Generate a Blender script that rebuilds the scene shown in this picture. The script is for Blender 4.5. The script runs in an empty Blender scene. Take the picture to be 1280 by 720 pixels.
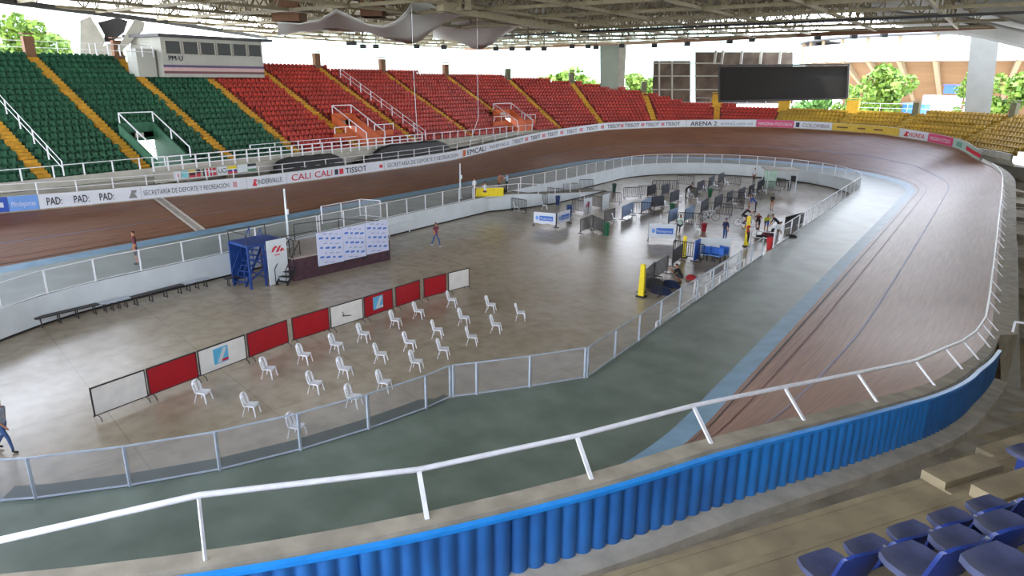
import bpy, math, random
from mathutils import Vector, Matrix
random.seed(7)
# ------------------------------------------------------------------ camera
scene = bpy.context.scene
F_PX, PITCH, ROLL, YAW, EYE = 853.0, math.radians(17.2), math.radians(0.6), math.radians(35), 11.0
def _basis():
    fw = Vector((0, math.cos(PITCH), -math.sin(PITCH))); rt = Vector((1, 0, 0)); up = rt.cross(fw)
    r = rt*math.cos(ROLL) + up*math.sin(ROLL); u = -rt*math.sin(ROLL) + up*math.cos(ROLL)
    Z = Matrix.Rotation(YAW, 3, 'Z')
    return Z@r, Z@u, Z@fw
CR, CU, CF = _basis()
def ray(px, py): return ((px-640)*CR + (360-py)*CU + F_PX*CF)/F_PX
def at(px, py, z=0.0):
    d = ray(px, py); t = (z-EYE)/d.z
    return Vector((d.x*t, d.y*t, z))
def at_x(px, py, x):
    d = ray(px, py); t = x/d.x
    return Vector((x, d.y*t, EYE+d.z*t))
def at_y(px, py, y):
    d = ray(px, py); t = y/d.y
    return Vector((d.x*t, y, EYE+d.z*t))
def at_d(px, py, dist):
    d = ray(px, py); t = dist/math.hypot(d.x, d.y)
    return Vector((d.x*t, d.y*t, EYE+d.z*t))
def pj(p):
    v = Vector(p)-Vector((0, 0, EYE)); c = v.dot(CF)
    if c < .1: return -9999, -9999, c
    return 640+F_PX*v.dot(CR)/c, 360-F_PX*v.dot(CU)/c, c
cam_d = bpy.data.cameras.new('camera'); cam = bpy.data.objects.new('camera', cam_d)
scene.collection.objects.link(cam)
m = Matrix((CR, CU, -CF)).transposed().to_4x4(); m.translation = Vector((0, 0, EYE))
cam.matrix_world = m
cam_d.sensor_width = 36; cam_d.lens = 36*F_PX/1280; cam_d.clip_end = 3000
scene.camera = cam
# ------------------------------------------------------------------ light
w = bpy.data.worlds.new('sky'); scene.world = w; w.use_nodes = True
nt = w.node_tree; bg = nt.nodes['Background']
tc = nt.nodes.new('ShaderNodeTexCoord'); sep = nt.nodes.new('ShaderNodeSeparateXYZ'); rmp = nt.nodes.new('ShaderNodeValToRGB')
nt.links.new(tc.outputs['Generated'], sep.inputs[0]); nt.links.new(sep.outputs['Z'], rmp.inputs[0]); nt.links.new(rmp.outputs[0], bg.inputs[0])
rmp.color_ramp.elements[0].position = 0.0; rmp.color_ramp.elements[0].color = (.93, .96, 1, 1)
rmp.color_ramp.elements[1].position = 0.8; rmp.color_ramp.elements[1].color = (.62, .74, 1, 1)
bg.inputs['Strength'].default_value = 2.9
sd = bpy.data.lights.new('sun', 'SUN'); sd.energy = 1.5; sd.angle = math.radians(2); sd.color = (1, .96, .88)
so = bpy.data.objects.new('sun', sd); scene.collection.objects.link(so)
so.rotation_euler = (math.radians(16), math.radians(-10), 0)
scene.view_settings.view_transform = 'Standard'; scene.view_settings.look = 'None'
scene.view_settings.gamma = 1; scene.view_settings.use_curve_mapping = False
scene.view_settings.exposure = 1.8
# ------------------------------------------------------------------ materials
MATS = {}
def lin(c): return tuple(((v/255)/12.92 if v/255 <= .04045 else ((v/255+.055)/1.055)**2.4) for v in c)
def mat(name, rgb, rough=.6, var=.12, scale=3.0, metal=0, spec=.5, alpha=1, bump=0, emit=0, stretch=None, rgb2=None):
    """rgb = sRGB 0-255 colour of the thing itself"""
    if name in MATS: return MATS[name]
    mt = bpy.data.materials.new(name); mt.use_nodes = True; n = mt.node_tree; b = n.nodes['Principled BSDF']
    c = lin(rgb)
    b.inputs['Roughness'].default_value = rough; b.inputs['Metallic'].default_value = metal
    b.inputs['Specular IOR Level'].default_value = spec
    t = n.nodes.new('ShaderNodeTexCoord'); mp = n.nodes.new('ShaderNodeMapping'); nz = n.nodes.new('ShaderNodeTexNoise'); r = n.nodes.new('ShaderNodeValToRGB')
    n.links.new(t.outputs['Object'], mp.inputs[0]); n.links.new(mp.outputs[0], nz.inputs[0]); n.links.new(nz.outputs[0], r.inputs[0]); n.links.new(r.outputs[0], b.inputs['Base Color'])
    if stretch: mp.inputs['Scale'].default_value = stretch
    nz.inputs['Scale'].default_value = scale; nz.inputs['Detail'].default_value = 5
    lo = lin(rgb2) if rgb2 else tuple(v*(1-var) for v in c)
    r.color_ramp.elements[0].position = .36; r.color_ramp.elements[1].position = .64
    r.color_ramp.elements[0].color = (*lo, 1); r.color_ramp.elements[1].color = (*[min(1, v*(1+(0 if rgb2 else var))) for v in c], 1)
    if bump:
        bp = n.nodes.new('ShaderNodeBump'); bp.inputs['Strength'].default_value = bump; n.links.new(nz.outputs[0], bp.inputs['Height']); n.links.new(bp.outputs[0], b.inputs['Normal'])
    if alpha < 1: b.inputs['Alpha'].default_value = alpha
    if emit:
        b.inputs['Emission Color'].default_value = (*c, 1); b.inputs['Emission Strength'].default_value = emit
    mt.diffuse_color = (*c, 1); MATS[name] = mt
    return mt
def floor_mat():
    mt = bpy.data.materials.new('polished_concrete'); mt.use_nodes = True; n = mt.node_tree; b = n.nodes['Principled BSDF']; L = n.links.new
    t = n.nodes.new('ShaderNodeTexCoord')
    n1 = n.nodes.new('ShaderNodeTexNoise'); n1.inputs['Scale'].default_value = .12; n1.inputs['Detail'].default_value = 6
    n2 = n.nodes.new('ShaderNodeTexNoise'); n2.inputs['Scale'].default_value = 1.6; n2.inputs['Detail'].default_value = 8
    L(t.outputs['Object'], n1.inputs[0]); L(t.outputs['Object'], n2.inputs[0])
    r1 = n.nodes.new('ShaderNodeValToRGB'); L(n1.outputs[0], r1.inputs[0])
    r1.color_ramp.elements[0].position = .38; r1.color_ramp.elements[1].position = .62
    r1.color_ramp.elements[0].color = (*lin((160, 146, 124)), 1); r1.color_ramp.elements[1].color = (*lin((182, 170, 152)), 1)
    r2 = n.nodes.new('ShaderNodeValToRGB'); L(n2.outputs[0], r2.inputs[0])
    r2.color_ramp.elements[0].position = .3; r2.color_ramp.elements[1].position = .6
    r2.color_ramp.elements[0].color = (.78, .77, .75, 1); r2.color_ramp.elements[1].color = (1, 1, 1, 1)
    mx = n.nodes.new('ShaderNodeMixRGB'); mx.blend_type = 'MULTIPLY'; mx.inputs[0].default_value = 1; L(r1.outputs[0], mx.inputs[1]); L(r2.outputs[0], mx.inputs[2])
    mp = n.nodes.new('ShaderNodeMapping'); mp.inputs['Rotation'].default_value = (0, 0, math.radians(12)); L(t.outputs['Object'], mp.inputs[0])
    bk = n.nodes.new('ShaderNodeTexBrick'); bk.offset = 0; bk.inputs['Scale'].default_value = 1; bk.inputs['Brick Width'].default_value = 4.2; bk.inputs['Row Height'].default_value = 4.2
    bk.inputs['Mortar Size'].default_value = .035; bk.inputs['Mortar Smooth'].default_value = .4
    bk.inputs['Color1'].default_value = bk.inputs['Color2'].default_value = (1, 1, 1, 1); bk.inputs['Mortar'].default_value = (.62, .6, .58, 1)
    L(mp.outputs[0], bk.inputs[0])
    m2 = n.nodes.new('ShaderNodeMixRGB'); m2.blend_type = 'MULTIPLY'; m2.inputs[0].default_value = .4; L(mx.outputs[0], m2.inputs[1]); L(bk.outputs[0], m2.inputs[2])
    L(m2.outputs[0], b.inputs['Base Color'])
    b.inputs['Roughness'].default_value = .25; b.inputs['Specular IOR Level'].default_value = .5
    bp = n.nodes.new('ShaderNodeBump'); bp.inputs['Strength'].default_value = .05; L(n2.outputs[0], bp.inputs['Height']); L(bp.outputs[0], b.inputs['Normal'])
    return mt
def wood_mat():
    """boards running along the track; UV.x = distance along, UV.y = distance across"""
    mt = bpy.data.materials.new('track_boards'); mt.use_nodes = True; n = mt.node_tree; b = n.nodes['Principled BSDF']; L = n.links.new
    uv = n.nodes.new('ShaderNodeUVMap'); mp = n.nodes.new('ShaderNodeMapping'); mp.inputs['Scale'].default_value = (.5, 9, 1); L(uv.outputs[0], mp.inputs[0])
    n1 = n.nodes.new('ShaderNodeTexNoise'); n1.inputs['Scale'].default_value = 1.0; n1.inputs['Detail'].default_value = 6; L(mp.outputs[0], n1.inputs[0])
    mp2 = n.nodes.new('ShaderNodeMapping'); mp2.inputs['Scale'].default_value = (.1, .25, 1); L(uv.outputs[0], mp2.inputs[0])
    n2 = n.nodes.new('ShaderNodeTexNoise'); n2.inputs['Scale'].default_value = 1.0; n2.inputs['Detail'].default_value = 4; L(mp2.outputs[0], n2.inputs[0])
    r1 = n.nodes.new('ShaderNodeValToRGB'); L(n1.outputs[0], r1.inputs[0])
    r1.color_ramp.elements[0].position = .3; r1.color_ramp.elements[1].position = .7
    r1.color_ramp.elements[0].color = (*lin((116, 76, 52)), 1); r1.color_ramp.elements[1].color = (*lin((152, 108, 78)), 1)
    r2 = n.nodes.new('ShaderNodeValToRGB'); L(n2.outputs[0], r2.inputs[0])
    r2.color_ramp.elements[0].position = .35; r2.color_ramp.elements[1].position = .65
    r2.color_ramp.elements[0].color = (.82, .72, .66, 1); r2.color_ramp.elements[1].color = (1, 1, 1, 1)
    mx = n.nodes.new('ShaderNodeMixRGB'); mx.blend_type = 'MULTIPLY'; mx.inputs[0].default_value = 1; L(r1.outputs[0], mx.inputs[1]); L(r2.outputs[0], mx.inputs[2])
    L(mx.outputs[0], b.inputs['Base Color']); b.inputs['Roughness'].default_value = .43; b.inputs['Specular IOR Level'].default_value = .45
    return mt
M_floor = floor_mat(); M_wood = wood_mat()
M_apron = mat('apron_green_paint', (118, 130, 118), .4, .14, .7, rgb2=(98, 110, 98))
M_band = mat('inner_band_blue', (120, 156, 180), .45, .1, 1.5)
M_ledge = mat('ledge_concrete', (158, 150, 134), .8, .15, 2.5, bump=.1)
M_conc = mat('concrete', (166, 156, 138), .85, .14, 1.2, bump=.15, rgb2=(132, 123, 106))
M_concd = mat('concrete_dirty', (160, 147, 118), .88, .2, 1.6, bump=.2, rgb2=(130, 118, 96))
M_concl = mat('concrete_pale', (176, 172, 160), .8, .1, 1.2)
M_white = mat('white_paint', (214, 222, 226), .4, .05, 1.0)
M_whitep = mat('white_plastic', (238, 240, 244), .35, .02, 3)
M_rail = mat('rail_white', (226, 226, 230), .4, .06, 6)
M_fence = mat('fence_grey_blue', (176, 186, 198), .4, .08, 4)
M_mesh = mat('wire_mesh', (176, 180, 184), .5, .05, 4, alpha=.3)
M_blue = mat('corrugated_blue', (48, 118, 192), .42, .12, 1.2, rgb2=(42, 98, 166))
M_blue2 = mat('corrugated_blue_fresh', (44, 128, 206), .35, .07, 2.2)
M_bluec = mat('cap_blue', (40, 150, 240), .35, .08, 3)
M_green = mat('seat_green', (22, 84, 54), .45, .18, .5)
M_red = mat('seat_red', (178, 48, 34), .45, .18, .5)
M_yel = mat('seat_yellow', (176, 142, 38), .45, .14, .5)
M_aisle = mat('aisle_yellow', (196, 146, 34), .7, .18, 3)
M_tread = mat('tread_green', (26, 74, 54), .8, .15, 2)
M_treadr = mat('tread_red', (128, 50, 44), .8, .15, 2)
M_tready = mat('tread_yellow', (150, 122, 40), .8, .15, 2)
M_seatb = mat('seat_blue', (26, 50, 118), .42, .14, 4)
M_seatbt = mat('seat_blue_worn', (70, 76, 108), .6, .16, 7)
M_black = mat('black', (26, 26, 28), .6, .2, 3)
M_tarp = mat('black_tarpaulin', (22, 22, 25), .55, .25, 2, bump=.5)
M_dark = mat('dark_steel', (50, 48, 50), .5, .12, 4)
M_redp = mat('panel_red', (176, 16, 34), .4, .06, 2)
M_roof = mat('roof_deck', (104, 92, 66), .8, .25, .25, stretch=(1, .25, 1), rgb2=(76, 66, 48))
_n = M_roof.node_tree; _b = _n.nodes['Principled BSDF']; _t = _n.nodes.new('ShaderNodeBsdfTranslucent'); _t.inputs[0].default_value = (.62, .58, .48, 1)
_m = _n.nodes.new('ShaderNodeMixShader'); _m.inputs[0].default_value = .07; _n.links.new(_b.outputs[0], _m.inputs[1]); _n.links.new(_t.outputs[0], _m.inputs[2]); _n.links.new(_m.outputs[0], _n.nodes['Material Output'].inputs[0])
M_truss = mat('truss_paint', (128, 118, 90), .55, .12, 1.5)
M_sail = mat('membrane_grey', (188, 188, 182), .6, .04, .4)
M_text = mat('print_dark', (38, 44, 60), .5, 0, 1)
M_tred = mat('print_red', (206, 44, 62), .5, 0, 1)
M_tblue = mat('print_blue', (62, 116, 204), .5, 0, 1)
M_orange = mat('wall_orange', (196, 96, 50), .7, .08, 2)
M_pink = mat('banner_pink', (214, 70, 120), .5, .04, 2)
M_skin = mat('skin', (176, 122, 94), .55, .06, 6)
M_jean = mat('denim', (64, 92, 140), .8, .14, 14)
M_maroon = mat('stage_skirt', (74, 48, 58), .75, .14, 3)
M_sky1 = mat('banner_light_blue', (112, 158, 226), .5, .04, 2)
M_yellow = mat('yellow_paint', (232, 208, 30), .45, .05, 3)
M_brown = mat('post_brown', (120, 86, 62), .8, .12, 3)
M_leaf = mat('leaves', (126, 152, 54), .7, .35, .9, bump=.4, rgb2=(72, 104, 30))
M_hill = mat('hill', (150, 168, 150), .9, .2, .02)
M_ground = mat('ground_outside', (196, 190, 176), .9, .1, .05)
M_ring = mat('arena_brown', (122, 92, 62), .85, .12, .2, stretch=(.2, .2, 4))
M_glass = mat('dark_glass', (40, 46, 42), .45, .1, .6)
# ------------------------------------------------------------------ mesh helpers
COL = scene.collection
class MB:
    def __init__(s): s.v = []; s.f = []; s.mi = []; s.uv = None
    def add(s, vs, fs, mi=0):
        o = len(s.v); s.v += [tuple(v) for v in vs]; s.f += [tuple(i+o for i in f) for f in fs]; s.mi += [mi]*len(fs)
    def box(s, c, size, rz=0, mi=0, M=None):
        x, y, z = [a/2 for a in size]
        vs = [Vector((i*x, j*y, k*z)) for i in (-1, 1) for j in (-1, 1) for k in (-1, 1)]
        R = M if M else Matrix.Rotation(rz, 3, 'Z')
        vs = [R@v+Vector(c) for v in vs]
        s.add(vs, [(0, 1, 3, 2), (4, 6, 7, 5), (0, 4, 5, 1), (2, 3, 7, 6), (0, 2, 6, 4), (1, 5, 7, 3)], mi)
    def beam(s, p, q, wd, ht=None, mi=0):
        """square bar from p to q"""
        p = Vector(p); q = Vector(q); ht = ht or wd; d = q-p
        if d.length < 1e-5: return
        d.normalize(); up = Vector((0, 0, 1)) if abs(d.z) < .95 else Vector((0, 1, 0))
        a = d.cross(up).normalized(); b = a.cross(d)
        vs = [e+a*i*wd/2+b*j*ht/2 for e in (p, q) for i, j in ((-1, -1), (1, -1), (1, 1), (-1, 1))]
        s.add(vs, [(0, 3, 2, 1), (4, 5, 6, 7), (0, 1, 5, 4), (1, 2, 6, 5), (2, 3, 7, 6), (3, 0, 4, 7)], mi)
    def tube(s, pts, r, n=8, mi=0, caps=True):
        pts = [Vector(p) for p in pts]; rings = []
        rr = r if isinstance(r, (list, tuple)) else [r]*len(pts)
        for i, p in enumerate(pts):
            d = (pts[min(i+1, len(pts)-1)]-pts[max(i-1, 0)]).normalized()
            up = Vector((0, 0, 1)) if abs(d.z) < .9 else Vector((0, 1, 0))
            a = d.cross(up).normalized(); b = a.cross(d)
            rings.append([p+a*rr[i]*math.cos(2*math.pi*k/n)+b*rr[i]*math.sin(2*math.pi*k/n) for k in range(n)])
        vs = [v for g in rings for v in g]; fs = []
        for i in range(len(pts)-1):
            for k in range(n):
                fs.append((i*n+k, i*n+(k+1) % n, (i+1)*n+(k+1) % n, (i+1)*n+k))
        if caps: fs.append(tuple(range(n-1, -1, -1))); fs.append(tuple((len(pts)-1)*n+k for k in range(n)))
        s.add(vs, fs, mi)
    def quad(s, a, b, c, d, mi=0): s.add([a, b, c, d], [(0, 1, 2, 3)], mi)
    def loft(s, rows, mi=0, closed=False):
        n = len(rows[0]); vs = [v for r in rows for v in r]; fs = []
        for i in range(len(rows)-1):
            for k in range(n-(0 if closed else 1)):
                fs.append((i*n+k, i*n+(k+1) % n, (i+1)*n+(k+1) % n, (i+1)*n+k))
        s.add(vs, fs, mi)
    def prism(s, poly, z0, z1, mi=0):
        n = len(poly); vs = [(p[0], p[1], z0) for p in poly]+[(p[0], p[1], z1) for p in poly]
        s.add(vs, [tuple(range(n-1, -1, -1)), tuple(range(n, 2*n))]+[(k, (k+1) % n, n+(k+1) % n, n+k) for k in range(n)], mi)
    def build(s, name, mats, parent=None, smooth=False, uvs=None):
        me = bpy.data.meshes.new(name); me.from_pydata(s.v, [], s.f); me.validate(clean_customdata=False)
        if not isinstance(mats, (list, tuple)): mats = [mats]
        for x in mats: me.materials.append(x)
        for i, p in enumerate(me.polygons):
            p.material_index = s.mi[i] if i < len(s.mi) else 0
            p.use_smooth = smooth
        o = bpy.data.objects.new(name, me); COL.objects.link(o)
        if parent: o.parent = parent
        return o
def tag(o, label=None, cat=None, group=None, kind=None):
    if label: o['label'] = label
    if cat: o['category'] = cat
    if group: o['group'] = group
    if kind: o['kind'] = kind
    return o
def empty(name, loc=(0, 0, 0), rz=0, label=None, cat=None, group=None):
    o = bpy.data.objects.new(name, None); COL.objects.link(o); o.location = loc; o.rotation_euler = (0, 0, rz); o.empty_display_size = .2
    return tag(o, label, cat, group)
KIDS = {}
def tree_copy(o, parent=None):
    c = o.copy(); COL.objects.link(c)
    if parent: c.parent = parent
    for ch in [x for x in KIDS.get(o.name, [])]: tree_copy(ch, c)
    return c
def register(o):
    for ch in bpy.data.objects:
        if ch.parent: KIDS.setdefault(ch.parent.name, [])
    KIDS.clear()
    for ch in bpy.data.objects:
        if ch.parent: KIDS.setdefault(ch.parent.name, []).append(ch)
def struct(mb, name, mats, **k): return tag(mb.build(name, mats, **k), kind='structure')
TXT = {}
def text_geo(s):
    """flat glyph outlines of a string as (verts, faces, width), cap height about 1"""
    if s in TXT: return TXT[s]
    c = bpy.data.curves.new('glyphs', 'FONT'); c.body = s; c.size = 1.4; c.resolution_u = 2; c.fill_mode = 'BOTH'
    o = bpy.data.objects.new('glyphs', c); COL.objects.link(o)
    bpy.context.view_layer.update()
    me = bpy.data.meshes.new_from_object(o.evaluated_get(bpy.context.evaluated_depsgraph_get()))
    vs = [v.co.copy() for v in me.vertices]; fs = [tuple(p.vertices) for p in me.polygons]
    bpy.data.objects.remove(o); bpy.data.meshes.remove(me); bpy.data.curves.remove(c)
    x0 = min(v.x for v in vs); x1 = max(v.x for v in vs)
    TXT[s] = ([(v.x-x0, v.y) for v in vs], fs, x1-x0); return TXT[s]
def flat_text(mb, s, org, ux, uy, h, width=None, mi=0, bold=0):
    vs, fs, wd = text_geo(s); sx = (width/wd) if width else h
    ux = Vector(ux).normalized(); uy = Vector(uy).normalized(); org = Vector(org)
    for dx in ((0, bold) if bold else (0,)):
        mb.add([org+ux*(x*sx+dx)+uy*y*h for x, y in vs], fs, mi)
# ------------------------------------------------------------------ the track path
CX, Y0, Y1, RIN, ZAP = -23.0, 18.0, 70.0, 16.9, 1.35
def lerp_tab(tab, x):
    if x <= tab[0][0]: return tab[0][1]
    for (a, va), (b, vb) in zip(tab, tab[1:]):
        if x <= b: return va+(vb-va)*(x-a)/(b-a)
    return tab[-1][1]
ST = []  # stations: (px, py, nx, ny, z_outer)
near_r = [(0, 4.6), (6.6, 5.05), (13.5, 5.5), (19, 5.75), (24, 5.9), (41, 5.9), (90, 5.9)]
for k in range(36, 0, -1):
    f = k*2.5; a = math.radians(-f); ST.append((CX+RIN*math.cos(a), Y0+RIN*math.sin(a), math.cos(a), math.sin(a), lerp_tab(near_r, f)))
right = [(18, 4.6), (20.4, 4.1), (23, 3.6), (27, 2.95), (31, 2.65), (40, 2.5), (60, 2.5), (66, 2.65), (70, 2.95)]
for k in range(0, 53):
    y = Y0+k; ST.append((CX+RIN, y, 1, 0, lerp_tab(right, y)))
far = [(0, 2.95), (26, 3.8), (32, 4.5), (42, 4.75), (60, 5.1), (95, 5.1), (126, 4.7), (148, 4.4), (162, 3.9), (180, 3.4)]
for k in range(1, 60):
    f = k*3; a = math.radians(f); ST.append((CX+RIN*math.cos(a), Y1+RIN*math.sin(a), math.cos(a), math.sin(a), lerp_tab(far, f)))
left = [(12, 3.35), (15, 3.1), (19, 2.9), (27, 2.6), (32, 2.45), (50, 2.4), (56, 2.5), (65, 3.1), (70, 3.4)]
for k in range(0, 59):
    y = Y1-k; ST.append((CX-RIN, y, -1, 0, lerp_tab(left, y)))
lowb = [(0, 3.35), (60, 5.6), (90, 5.9)]
for k in range(1, 19):
    f = k*5; a = math.radians(180+f); A_, B_ = RIN, 10.9
    nx, ny = math.cos(a)/A_, math.sin(a)/B_; l = math.hypot(nx, ny)
    ST.append((CX+A_*math.cos(a), 12+B_*math.sin(a), nx/l, ny/l, lerp_tab(lowb, f)))
NS = len(ST); LANE = 6.5
def off(i, d, z):
    p = ST[i % NS]; return Vector((p[0]+p[2]*d, p[1]+p[3]*d, z))
def hwood(i):
    p = ST[i % NS]; L_ = LANE
    if p[0] > CX and p[1] < 27: L_ = 6.38+(LANE-6.38)*max(0, min(1, (p[1]-18)/9))+.08*max(0, min(1, (9-p[1])/4))
    return math.sqrt(L_**2-(p[4]-1.5)**2)
def wpt(i, q):  # point on the boards, q metres up the slope
    f = q/LANE; return off(i, .6+hwood(i)*f, 1.5+(ST[i % NS][4]-1.5)*f)
cum = [0]
for i in range(NS): cum.append(cum[-1]+(off(i+1, 0, 0)-off(i, 0, 0)).length)
# boards
mb = MB(); NW = 10
rows = [[wpt(i, LANE*j/NW) for j in range(NW+1)] for i in range(NS+1)]
mb.loft(rows)
wood = struct(mb, 'floor_track_boards', M_wood, smooth=True)
uvl = wood.data.uv_layers.new(name='UVMap')
for p in wood.data.polygons:
    for li in p.loop_indices:
        vi = wood.data.loops[li].vertex_index; i, j = divmod(vi, NW+1)
        uvl.data[li].uv = (cum[i], LANE*j/NW)
def ring(name, d0, z0, d1, z1, m, i0=0, i1=None):
    mb = MB(); i1 = NS if i1 is None else i1
    mb.loft([[off(i, d0, z0(i) if callable(z0) else z0), off(i, d1, z1(i) if callable(z1) else z1)] for i in range(i0, i1+1)])
    return struct(mb, name, m, smooth=True)
ring('floor_blue_band', -.15, ZAP, .6, 1.5, M_band)
def line(name, q0, q1, m):
    mb = MB(); mb.loft([[wpt(i, q0)+Vector((0, 0, .012)), wpt(i, q1)+Vector((0, 0, .012))] for i in range(NS+1)]); return struct(mb, name, m, smooth=True)
line('trim_black_line', .2, .27, mat('line_black', (40, 34, 34), .5)); line('trim_red_line', .85, .91, mat('line_red', (112, 62, 54), .5)); line('trim_blue_line', 2.5, 2.56, mat('line_blue', (120, 130, 160), .5))
# finish line across the left straight
def st_left(y): return min(range(NS), key=lambda i: (ST[i][0] > CX)*99+abs(ST[i][1]-y))
mb = MB(); j = st_left(23.4)
for a, b, mi in ((0, .18, 0), (.18, .52, 1), (.52, .7, 0)):
    p = [wpt(j, 0), wpt(j, LANE)]
    mb.quad(p[0]+Vector((0, a, .02)), p[0]+Vector((0, b, .02)), p[1]+Vector((0, b+.9, .02)), p[1]+Vector((0, a+.9, .02)), mi)
struct(mb, 'trim_finish_line', [mat('line_white', (214, 206, 196), .5), mat('line_grey', (168, 158, 148), .5)])
zo = lambda i: ST[i % NS][4]
def ledge_w(i):
    p = ST[i % NS]
    if p[0] > CX and p[1] < 27: return .3
    return .75 if (p[0] > CX and p[1] < 80) else .35
def ledge_drop(i):
    p = ST[i % NS]; return .15 if (p[0] > CX and p[1] < 27) else 2.2
mb = MB(); mb.loft([[off(i, .6+hwood(i), zo(i)+.0), off(i, .62+hwood(i), zo(i)+.06), off(i, .6+hwood(i)+ledge_w(i), zo(i)+.06), off(i, .6+hwood(i)+ledge_w(i), zo(i)-ledge_drop(i))] for i in range(NS+1)])
struct(mb, 'trim_concrete_ledge', M_ledge)
# ------------------------------------------------------------------ infield, apron, wall
fc = at(563, 497, ZAP); NC = []
near_px = [(0, 627), (45, 624), (163, 608), (275, 588), (376, 563), (461, 537), (533, 511), (563, 497)]
gate_px = [(563, 497), (596, 493), (662, 484), (734, 472)]
nearp = [at(*p, ZAP) for p in near_px]; gatep = [at(*p, ZAP) for p in gate_px]
IX, IR = -22.3, 12.25
inner = []   # closed loop of the infield edge, starting bottom-left going counter-clockwise as seen in plan
for f in range(180, 255, 8):
    a = math.radians(f); inner.append(Vector((IX+12.25*math.cos(a), 15+12.25*math.sin(a), 0)))
inner += [Vector((-20.5, 3.6, 0))]+[Vector((p.x, p.y, 0)) for p in nearp]+[Vector((p.x, p.y, 0)) for p in gatep[1:]]
for y in range(20, 70, 5): inner.append(Vector((IX+IR, y, 0)))
for f in range(0, 181, 5):
    a = math.radians(f); inner.append(Vector((IX+IR*math.cos(a), Y1+IR*math.sin(a), 0)))
for y in range(65, 19, -5): inner.append(Vector((IX-IR, y, 0)))
# dedupe close points
tmp = []
for p in inner:
    if not tmp or (p-tmp[-1]).length > .3: tmp.append(p)
inner = tmp
mb = MB(); mb.add([(-40.5, -1, 0), (-5.5, -1, 0), (-5.5, 88, 0), (-40.5, 88, 0)], [(0, 1, 2, 3)]); struct(mb, 'floor', M_floor)
# apron = ring between infield edge and band; triangulated by radial matching
def ray_hit(poly, c, a):
    best = None; d = Vector((math.cos(a), math.sin(a)))
    for i in range(len(poly)):
        p, q = poly[i], poly[(i+1) % len(poly)]; e = Vector((q.x-p.x, q.y-p.y)); den = d.x*e.y-d.y*e.x
        if abs(den) < 1e-9: continue
        w0 = Vector((p.x-c[0], p.y-c[1])); t = (w0.x*e.y-w0.y*e.x)/den; u = (w0.x*d.y-w0.y*d.x)/den
        if t > 0 and -1e-6 <= u <= 1+1e-6 and (best is None or t > best): best = t
    return best
base = [off(i, -.15, 0) for i in range(NS)]
cc = (CX, 42.0); rows = []
for k in range(721):
    a = math.radians(k*.5); r0 = ray_hit(inner, cc, a); r1 = ray_hit(base, cc, a); d = Vector((math.cos(a), math.sin(a), 0))
    c = Vector((cc[0], cc[1], 0)); p0 = c+d*r0; p1 = c+d*r1
    rows.append([p0, p1])
mb = MB(); mb.loft([[Vector((p.x, p.y, ZAP)), Vector((q.x, q.y, ZAP))] for p, q in rows]); struct(mb, 'floor_apron', M_apron)
mb = MB(); mb.loft([[Vector((p.x, p.y, .0)), Vector((p.x, p.y, .1))] for p, q in rows], 1); mb.loft([[Vector((p.x, p.y, .1)), Vector((p.x, p.y, ZAP))] for p, q in rows], 0)
struct(mb, 'wall_infield', [M_white, M_black])
# ------------------------------------------------------------------ fences
class Line:
    def __init__(s, pts):
        s.p = [Vector(p) for p in pts]; s.c = [0]
        for a, b in zip(s.p, s.p[1:]): s.c.append(s.c[-1]+(b-a).length)
        s.L = s.c[-1]
    def ev(s, t):
        t = max(0, min(s.L, t))
        for i in range(len(s.c)-1):
            if t <= s.c[i+1]+1e-9:
                f = (t-s.c[i])/max(1e-9, s.c[i+1]-s.c[i]); return s.p[i].lerp(s.p[i+1], f)
        return s.p[-1]
    def tan(s, t): return (s.ev(t+.05)-s.ev(t-.05)).normalized()
def fence(pts, label, name='mesh_fence', h=1.1, bay=2.0, post_at=None, r=.029, m=None, pm=None, bottom=True, mesh=True, group=None):
    L = Line(pts); o = L.ev(L.L/2); root = empty(name, (o.x, o.y, o.z), 0, label, 'fence', group); m = m or M_fence
    inv = Vector((o.x, o.y, o.z)); n = max(1, round(L.L/bay)); ts = post_at or [L.L*k/n for k in range(n+1)]
    steps = sorted(set([round(t, 4) for t in L.c]+[round(t, 4) for t in ts]))
    P = [L.ev(t)-inv for t in steps]; Z = Vector((0, 0, 1))
    for q in ([h] + ([.04] if bottom else [])):
        a = MB()
        for u, v in zip(P, P[1:]): a.beam(u+Z*q, v+Z*q, r*1.3)
        a.build('rail', m, root)
    for t in ts:
        p = L.ev(t)-inv; b = MB(); b.beam(p, p+Z*h, r*2.2); b.build('post', pm or m, root)
    if mesh:
        for t0, t1 in zip(ts, ts[1:]):
            sub = [t0]+[t for t in L.c if t0 < t < t1]+[t1]; b = MB()
            b.loft([[L.ev(t)-inv+Z*.05, L.ev(t)-inv+Z*h] for t in sub]); b.build('mesh_panel', M_mesh, root)
    return root
Ln = Line(nearp)
fence(nearp, 'long curved grey mesh fence round the near end of the infield', post_at=Ln.c[:])
gg = [gatep[0].lerp(gatep[1], .12)]+gatep[1:3]+[gatep[3].lerp(gatep[2], .05)]
fence(gg, 'pale mesh fence section with straight gate between curve and long fence', post_at=Line(gg).c[:])
rf = [Vector((gatep[-1].x, gatep[-1].y, ZAP))]+[Vector((IX+IR, y, ZAP)) for y in range(22, 37, 1)]
e1 = at(953, 320, ZAP); e2 = at(965, 310, ZAP)
fence([gatep[-1], Vector((IX+IR, 26, ZAP)), Vector((IX+IR, 32, ZAP)), Vector((IX+IR, e1.y, ZAP))], 'straight mesh fence beside the green apron nearer than the gap', bay=2.0)
farp = [Vector((IX+IR, e2.y, ZAP)), Vector((IX+IR, 55, ZAP)), Vector((IX+IR, Y1, ZAP))]+[Vector((IX+IR*math.cos(math.radians(f)), Y1+IR*math.sin(math.radians(f)), ZAP)) for f in range(6, 181, 6)]
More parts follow.
